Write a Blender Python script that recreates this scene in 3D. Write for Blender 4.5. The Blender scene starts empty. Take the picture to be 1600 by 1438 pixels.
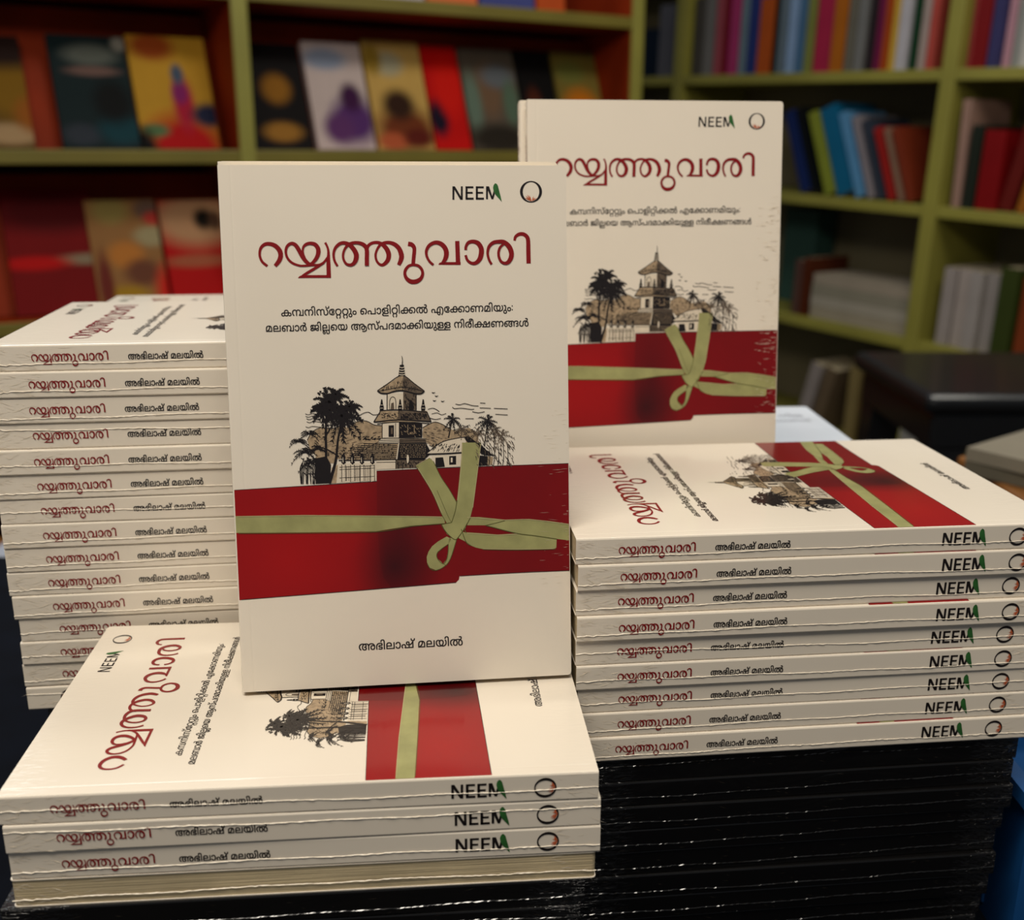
import bpy, bmesh, math, random
import numpy as np
from mathutils import Vector, Matrix
from mathutils.geometry import delaunay_2d_cdt

SC = bpy.context.scene
COL = SC.collection
MM = 0.001
PI = math.pi

# ------------------------------------------------------------------ camera
FPX, PITCH, ROLL = 1640.55, 0.28614, -0.00346
ex, eu, fw = Vector((1, 0, 0)), Vector((0, math.sin(PITCH), math.cos(PITCH))), Vector((0, math.cos(PITCH), -math.sin(PITCH)))
cr, sr = math.cos(ROLL), math.sin(ROLL)
cam_r = ex * cr - eu * sr
cam_u = ex * sr + eu * cr
cam = bpy.data.cameras.new('camera')
cam.sensor_width = 36
cam.lens = FPX / 1600 * 36
cam.clip_start, cam.clip_end = 0.02, 50
cam.dof.use_dof = True
cam.dof.focus_distance = 0.443
cam.dof.aperture_fstop = 8.4
camo = bpy.data.objects.new('camera', cam)
COL.objects.link(camo)
camo.matrix_world = Matrix(((cam_r.x, cam_u.x, -fw.x, 0), (cam_r.y, cam_u.y, -fw.y, 0), (cam_r.z, cam_u.z, -fw.z, 0), (0, 0, 0, 1)))
SC.camera = camo

# ------------------------------------------------------------------ world, lights, exposure
SC.view_settings.view_transform = 'Standard'
SC.view_settings.look = 'None'
SC.view_settings.gamma = 1
SC.view_settings.exposure = 0.0
SC.view_settings.use_curve_mapping = False
SC.cycles.use_denoising = True
world = bpy.data.worlds.new('room_ambience')
SC.world = world
world.use_nodes = True
bg = world.node_tree.nodes['Background']
bg.inputs[0].default_value = (0.80, 0.84, 0.90, 1)
bg.inputs[1].default_value = 0.15

def area(name, loc, target, sx, sy, power, color):
    l = bpy.data.lights.new(name, 'AREA')
    l.shape = 'RECTANGLE'
    l.size, l.size_y = sx, sy
    l.energy = power
    l.color = color
    o = bpy.data.objects.new(name, l)
    COL.objects.link(o)
    o.location = loc
    d = Vector(target) - Vector(loc)
    o.rotation_euler = d.to_track_quat('-Z', 'Y').to_euler()
    return o
area('unseen_overhead_lamp', (-0.25, -0.12, 1.08), (-0.05, 0.43, -0.2), 1.2, 0.35, 22, (1.0, 0.92, 0.80))
area('unseen_overhead_lamp', (-0.6, 2.1, 1.5), (-0.1, 0.5, -0.2), 1.8, 0.5, 22, (0.90, 0.95, 1.0))
area('unseen_overhead_lamp', (0.9, 1.0, 1.6), (0.8, 2.8, -0.2), 1.2, 0.3, 19, (1.0, 0.95, 0.84))  # added lamp with no known fitting, brightens the right-hand shelving

# ------------------------------------------------------------------ materials
def lin(c):
    return tuple(((v / 255) / 12.92 if v / 255 <= 0.04045 else ((v / 255 + 0.055) / 1.055) ** 2.4) for v in c) + (1,)

def mat(name, rgb, rough=0.6, coat=0.0, spec=0.5, var=0.06, scale=60, metallic=0.0, emit=None):
    m = bpy.data.materials.new(name)
    m.use_nodes = True
    nt = m.node_tree
    b = nt.nodes['Principled BSDF']
    c = lin(rgb)
    if var > 0:
        tc = nt.nodes.new('ShaderNodeTexCoord')
        n = nt.nodes.new('ShaderNodeTexNoise')
        n.inputs['Scale'].default_value = scale
        n.inputs['Detail'].default_value = 4
        nt.links.new(tc.outputs['Object'], n.inputs['Vector'])
        r = nt.nodes.new('ShaderNodeValToRGB')
        r.color_ramp.elements[0].position = 0.3
        r.color_ramp.elements[1].position = 0.7
        r.color_ramp.elements[0].color = tuple(v * (1 - var) for v in c[:3]) + (1,)
        r.color_ramp.elements[1].color = tuple(min(1, v * (1 + var)) for v in c[:3]) + (1,)
        nt.links.new(n.outputs['Fac'], r.inputs['Fac'])
        nt.links.new(r.outputs['Color'], b.inputs['Base Color'])
    else:
        b.inputs['Base Color'].default_value = c
    b.inputs['Roughness'].default_value = rough
    b.inputs['Specular IOR Level'].default_value = spec
    b.inputs['Metallic'].default_value = metallic
    if coat:
        b.inputs['Coat Weight'].default_value = coat
        b.inputs['Coat Roughness'].default_value = 0.12
    return m

def film_bump(m, strength=0.35, ends=True, dist=0.0004, crough=0.13):
    """shrink film: clear coat whose normal carries fine crinkles, denser near the ends and the fore-edge"""
    nt = m.node_tree
    b = nt.nodes['Principled BSDF']
    b.inputs['Coat Weight'].default_value = 0.7
    b.inputs['Specular IOR Level'].default_value = 0.2
    b.inputs['Coat Roughness'].default_value = crough
    tc = nt.nodes.new('ShaderNodeTexCoord')
    def noise(sx, sy, sz, det, dist_=0.6):
        mp = nt.nodes.new('ShaderNodeMapping')
        mp.inputs['Scale'].default_value = (sx, sy, sz)
        n = nt.nodes.new('ShaderNodeTexNoise')
        n.inputs['Scale'].default_value = 1
        n.inputs['Detail'].default_value = det
        n.inputs['Distortion'].default_value = dist_
        nt.links.new(tc.outputs['Object'], mp.inputs['Vector'])
        nt.links.new(mp.outputs['Vector'], n.inputs['Vector'])
        return n.outputs['Fac']
    def mth(op, a, bb):
        n = nt.nodes.new('ShaderNodeMath'); n.operation = op
        for i, v in enumerate((a, bb)):
            if isinstance(v, (int, float)): n.inputs[i].default_value = v
            else: nt.links.new(v, n.inputs[i])
        return n.outputs[0]
    def rng(v, a, bb, c, d):
        n = nt.nodes.new('ShaderNodeMapRange')
        n.inputs[1].default_value, n.inputs[2].default_value, n.inputs[3].default_value, n.inputs[4].default_value = a, bb, c, d
        nt.links.new(v, n.inputs[0]); return n.outputs[0]
    sep = nt.nodes.new('ShaderNodeSeparateXYZ')
    nt.links.new(tc.outputs['Object'], sep.inputs[0])
    X, Y = sep.outputs[0], sep.outputs[1]
    broad = noise(25, 25, 60, 3)
    fore = noise(620, 60, 300, 2, 0.3)          # creases running towards the fore-edge
    endn = noise(130, 420, 500, 3, 1.2)         # fans of creases at head and tail
    m_f = rng(Y, 0.112, 0.138, 0, 1)
    m_e = mth('MAXIMUM', rng(X, 0.030, 0.004, 0, 1), rng(X, 0.190, 0.214, 0, 1))
    h = mth('ADD', mth('MULTIPLY', broad, 0.9), mth('ADD', mth('MULTIPLY', mth('MULTIPLY', fore, m_f), 1.0), mth('MULTIPLY', mth('MULTIPLY', endn, m_e), 1.6)))
    bp = nt.nodes.new('ShaderNodeBump')
    bp.inputs['Strength'].default_value = strength
    bp.inputs['Distance'].default_value = dist
    nt.links.new(h, bp.inputs['Height'])
    nt.links.new(bp.outputs['Normal'], b.inputs['Coat Normal'])
    return m

M = {}
M['cover'] = film_bump(mat('white_cover_board', (226, 215, 198), 0.45, 1, var=0.03, scale=9))
M['paper'] = mat('cream_page_edges', (190, 172, 136), 0.8, var=0.12, scale=40)
# page lines: thin horizontal sheets
def page_lines(m, zs=2600, amount=0.35):
    nt = m.node_tree; b = nt.nodes['Principled BSDF']
    tc = nt.nodes.new('ShaderNodeTexCoord'); mp = nt.nodes.new('ShaderNodeMapping')
    mp.inputs['Scale'].default_value = (25, 25, zs)
    n = nt.nodes.new('ShaderNodeTexNoise'); n.inputs['Scale'].default_value = 1; n.inputs['Detail'].default_value = 2
    nt.links.new(tc.outputs['Object'], mp.inputs['Vector']); nt.links.new(mp.outputs['Vector'], n.inputs['Vector'])
    bp = nt.nodes.new('ShaderNodeBump'); bp.inputs['Strength'].default_value = amount; bp.inputs['Distance'].default_value = 0.0004
    nt.links.new(n.outputs['Fac'], bp.inputs['Height']); nt.links.new(bp.outputs['Normal'], b.inputs['Normal'])
page_lines(M['paper'], 2600, 0.8)
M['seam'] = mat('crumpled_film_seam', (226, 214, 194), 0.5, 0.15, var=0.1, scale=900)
M['title_red'] = film_bump(mat('title_red_ink', (128, 6, 12), 0.45, 1, var=0.05, scale=80))
M['ink'] = film_bump(mat('black_ink', (26, 20, 20), 0.45, 1, var=0))
M['ink_mid'] = film_bump(mat('engraving_grey_ink', (96, 82, 68), 0.45, 1, var=0.25, scale=700))
M['ink_wash'] = film_bump(mat('engraving_tan_wash', (160, 138, 110), 0.45, 1, var=0.28, scale=600))
M['ink_white'] = film_bump(mat('engraving_paper_white', (214, 200, 178), 0.45, 1, var=0.04, scale=300))
M['leaf'] = film_bump(mat('leaf_green_ink', (44, 96, 44), 0.45, 1, var=0.2, scale=300))
M['orange'] = film_bump(mat('orange_ink', (196, 92, 48), 0.45, 1, var=0.1, scale=300))
M['ribbon'] = film_bump(mat('olive_ribbon_print', (152, 150, 98), 0.45, 1, var=0.14, scale=110))
M['ribbon_line'] = film_bump(mat('ribbon_fold_ink', (84, 84, 40), 0.45, 1, var=0))
M['ribbon_edge'] = film_bump(mat('ribbon_selvedge_ink', (186, 170, 128), 0.45, 1, var=0))

# the printed red folder: the picture on the cover has a darker flap with a smudge of its own
def red_print(name='red_folder_print', rgb=(138, 3, 6)):
    m = film_bump(mat(name, rgb, 0.45, 1, var=0.12, scale=22))
    nt = m.node_tree; b = nt.nodes['Principled BSDF']
    base = b.inputs['Base Color'].links[0].from_socket
    tc = nt.nodes.new('ShaderNodeTexCoord')
    def blob(x, y, rx, ry):
        mp = nt.nodes.new('ShaderNodeMapping'); mp.vector_type = 'TEXTURE'
        mp.inputs['Location'].default_value = (x, y, 0.0125); mp.inputs['Scale'].default_value = (rx, ry, 1)
        g = nt.nodes.new('ShaderNodeTexGradient'); g.gradient_type = 'SPHERICAL'
        nt.links.new(tc.outputs['Object'], mp.inputs['Vector']); nt.links.new(mp.outputs['Vector'], g.inputs['Vector'])
        return g.outputs['Fac']
    out = base
    for (x, y, rx, ry, c, k) in ((0.150, 0.068, 0.045, 0.020, (84, 0, 4), 1.0), (0.165, 0.065, 0.020, 0.020, (34, 0, 3), .8), (0.160, 0.022, 0.04, 0.04, (160, 8, 8), 0.8)):
        mx = nt.nodes.new('ShaderNodeMixRGB'); mx.inputs['Color2'].default_value = lin(c)
        mu = nt.nodes.new('ShaderNodeMath'); mu.operation = 'MULTIPLY'; mu.use_clamp = True; mu.inputs[1].default_value = k
        nt.links.new(blob(x, y, rx, ry), mu.inputs[0]); nt.links.new(mu.outputs[0], mx.inputs['Fac'])
        nt.links.new(out, mx.inputs['Color1']); out = mx.outputs['Color']
    nt.links.new(out, b.inputs['Base Color'])
    return m
M['red'] = red_print()
M['red_flap'] = red_print('red_flap_print', (118, 1, 5))
M['black_cover'] = film_bump(mat('black_cover_board', (4, 3, 3), 0.5, 1, var=0.2), strength=1.0, dist=0.0016, crough=0.08)
M['black_paper'] = mat('dark_page_edges', (26, 22, 18), 0.8, var=0.2)
M['black_crease_glint'] = mat('painted_crease_glint', (62, 56, 48), 0.22, 0.8, var=0.6, scale=260)  # lighter flakes: glints on the film creases put into the colour
M['black_seam'] = mat('clear_film_seam', (16, 14, 12), 0.14, 1, var=0.5, scale=700)

# ------------------------------------------------------------------ mesh helpers
class Mesh:
    def __init__(s):
        s.v, s.f, s.m, s.mats = [], [], [], []
    def mi(s, m):
        if m not in s.mats: s.mats.append(m)
        return s.mats.index(m)
    def face(s, pts, m):
        n = len(s.v); s.v += [tuple(p) for p in pts]; s.f.append(tuple(range(n, n + len(pts)))); s.m.append(s.mi(m))
    def mesh(s, verts, faces, m):
        n = len(s.v); s.v += [tuple(p) for p in verts]; k = s.mi(m)
        for f in faces: s.f.append(tuple(i + n for i in f)); s.m.append(k)
    def box(s, lo, hi, m, mtx=None):
        x0, y0, z0 = lo; x1, y1, z1 = hi
        vs = [Vector(p) for p in ((x0,y0,z0),(x1,y0,z0),(x1,y1,z0),(x0,y1,z0),(x0,y0,z1),(x1,y0,z1),(x1,y1,z1),(x0,y1,z1))]
        if mtx: vs = [mtx @ p for p in vs]
        s.mesh(vs, [(0,3,2,1),(4,5,6,7),(0,1,5,4),(1,2,6,5),(2,3,7,6),(3,0,4,7)], m)
    def data(s, name, smooth=False):
        me = bpy.data.meshes.new(name)
        me.from_pydata(s.v, [], s.f)
        for m in s.mats: me.materials.append(m)
        me.polygons.foreach_set('material_index', s.m)
        if smooth: me.polygons.foreach_set('use_smooth', [True] * len(s.f))
        me.update()
        return me

def link(name, me, parent=None, mtx=None):
    o = bpy.data.objects.new(name, me)
    COL.objects.link(o)
    if parent is not None: o.parent = parent
    if mtx is not None: o.matrix_world = mtx
    return o

def thing(name, label, cat, mtx, group=None):
    o = link(name, None, None, mtx)
    o.empty_display_size = 0.02
    o['label'] = label; o['category'] = cat
    if group: o['group'] = group
    return o

def bevel_box(lo, hi, m, r=0.001, seg=2):
    bm = bmesh.new()
    bmesh.ops.create_cube(bm, size=1)
    for v in bm.verts:
        v.co = Vector([lo[i] + (v.co[i] + 0.5) * (hi[i] - lo[i]) for i in range(3)])
    bmesh.ops.bevel(bm, geom=bm.edges[:], offset=r, segments=seg, affect='EDGES', profile=0.5)
    me = bpy.data.meshes.new('box'); bm.to_mesh(me); bm.free(); me.materials.append(m)
    return me

# 2D stroke with varying width: pts (x, y, w) -> list of quads; Catmull-Rom smoothed
def stroke(pts, sub=6, smooth=True):
    P = np.array(pts, float)
    if smooth and len(P) > 2:
        out = []
        for i in range(len(P) - 1):
            p0 = P[max(i - 1, 0)]; p1 = P[i]; p2 = P[i + 1]; p3 = P[min(i + 2, len(P) - 1)]
            for k in range(sub):
                t = k / sub
                out.append(0.5 * ((2 * p1) + (-p0 + p2) * t + (2 * p0 - 5 * p1 + 4 * p2 - p3) * t * t + (-p0 + 3 * p1 - 3 * p2 + p3) * t ** 3))
        out.append(P[-1]); P = np.array(out)
    T = np.gradient(P[:, :2], axis=0)
    T /= np.maximum(np.linalg.norm(T, axis=1), 1e-9)[:, None]
    N = np.stack([-T[:, 1], T[:, 0]], 1)
    L = P[:, :2] + N * P[:, 2:3] / 2; R = P[:, :2] - N * P[:, 2:3] / 2
    return [(L[i], L[i + 1], R[i + 1], R[i]) for i in range(len(P) - 1)]

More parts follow.
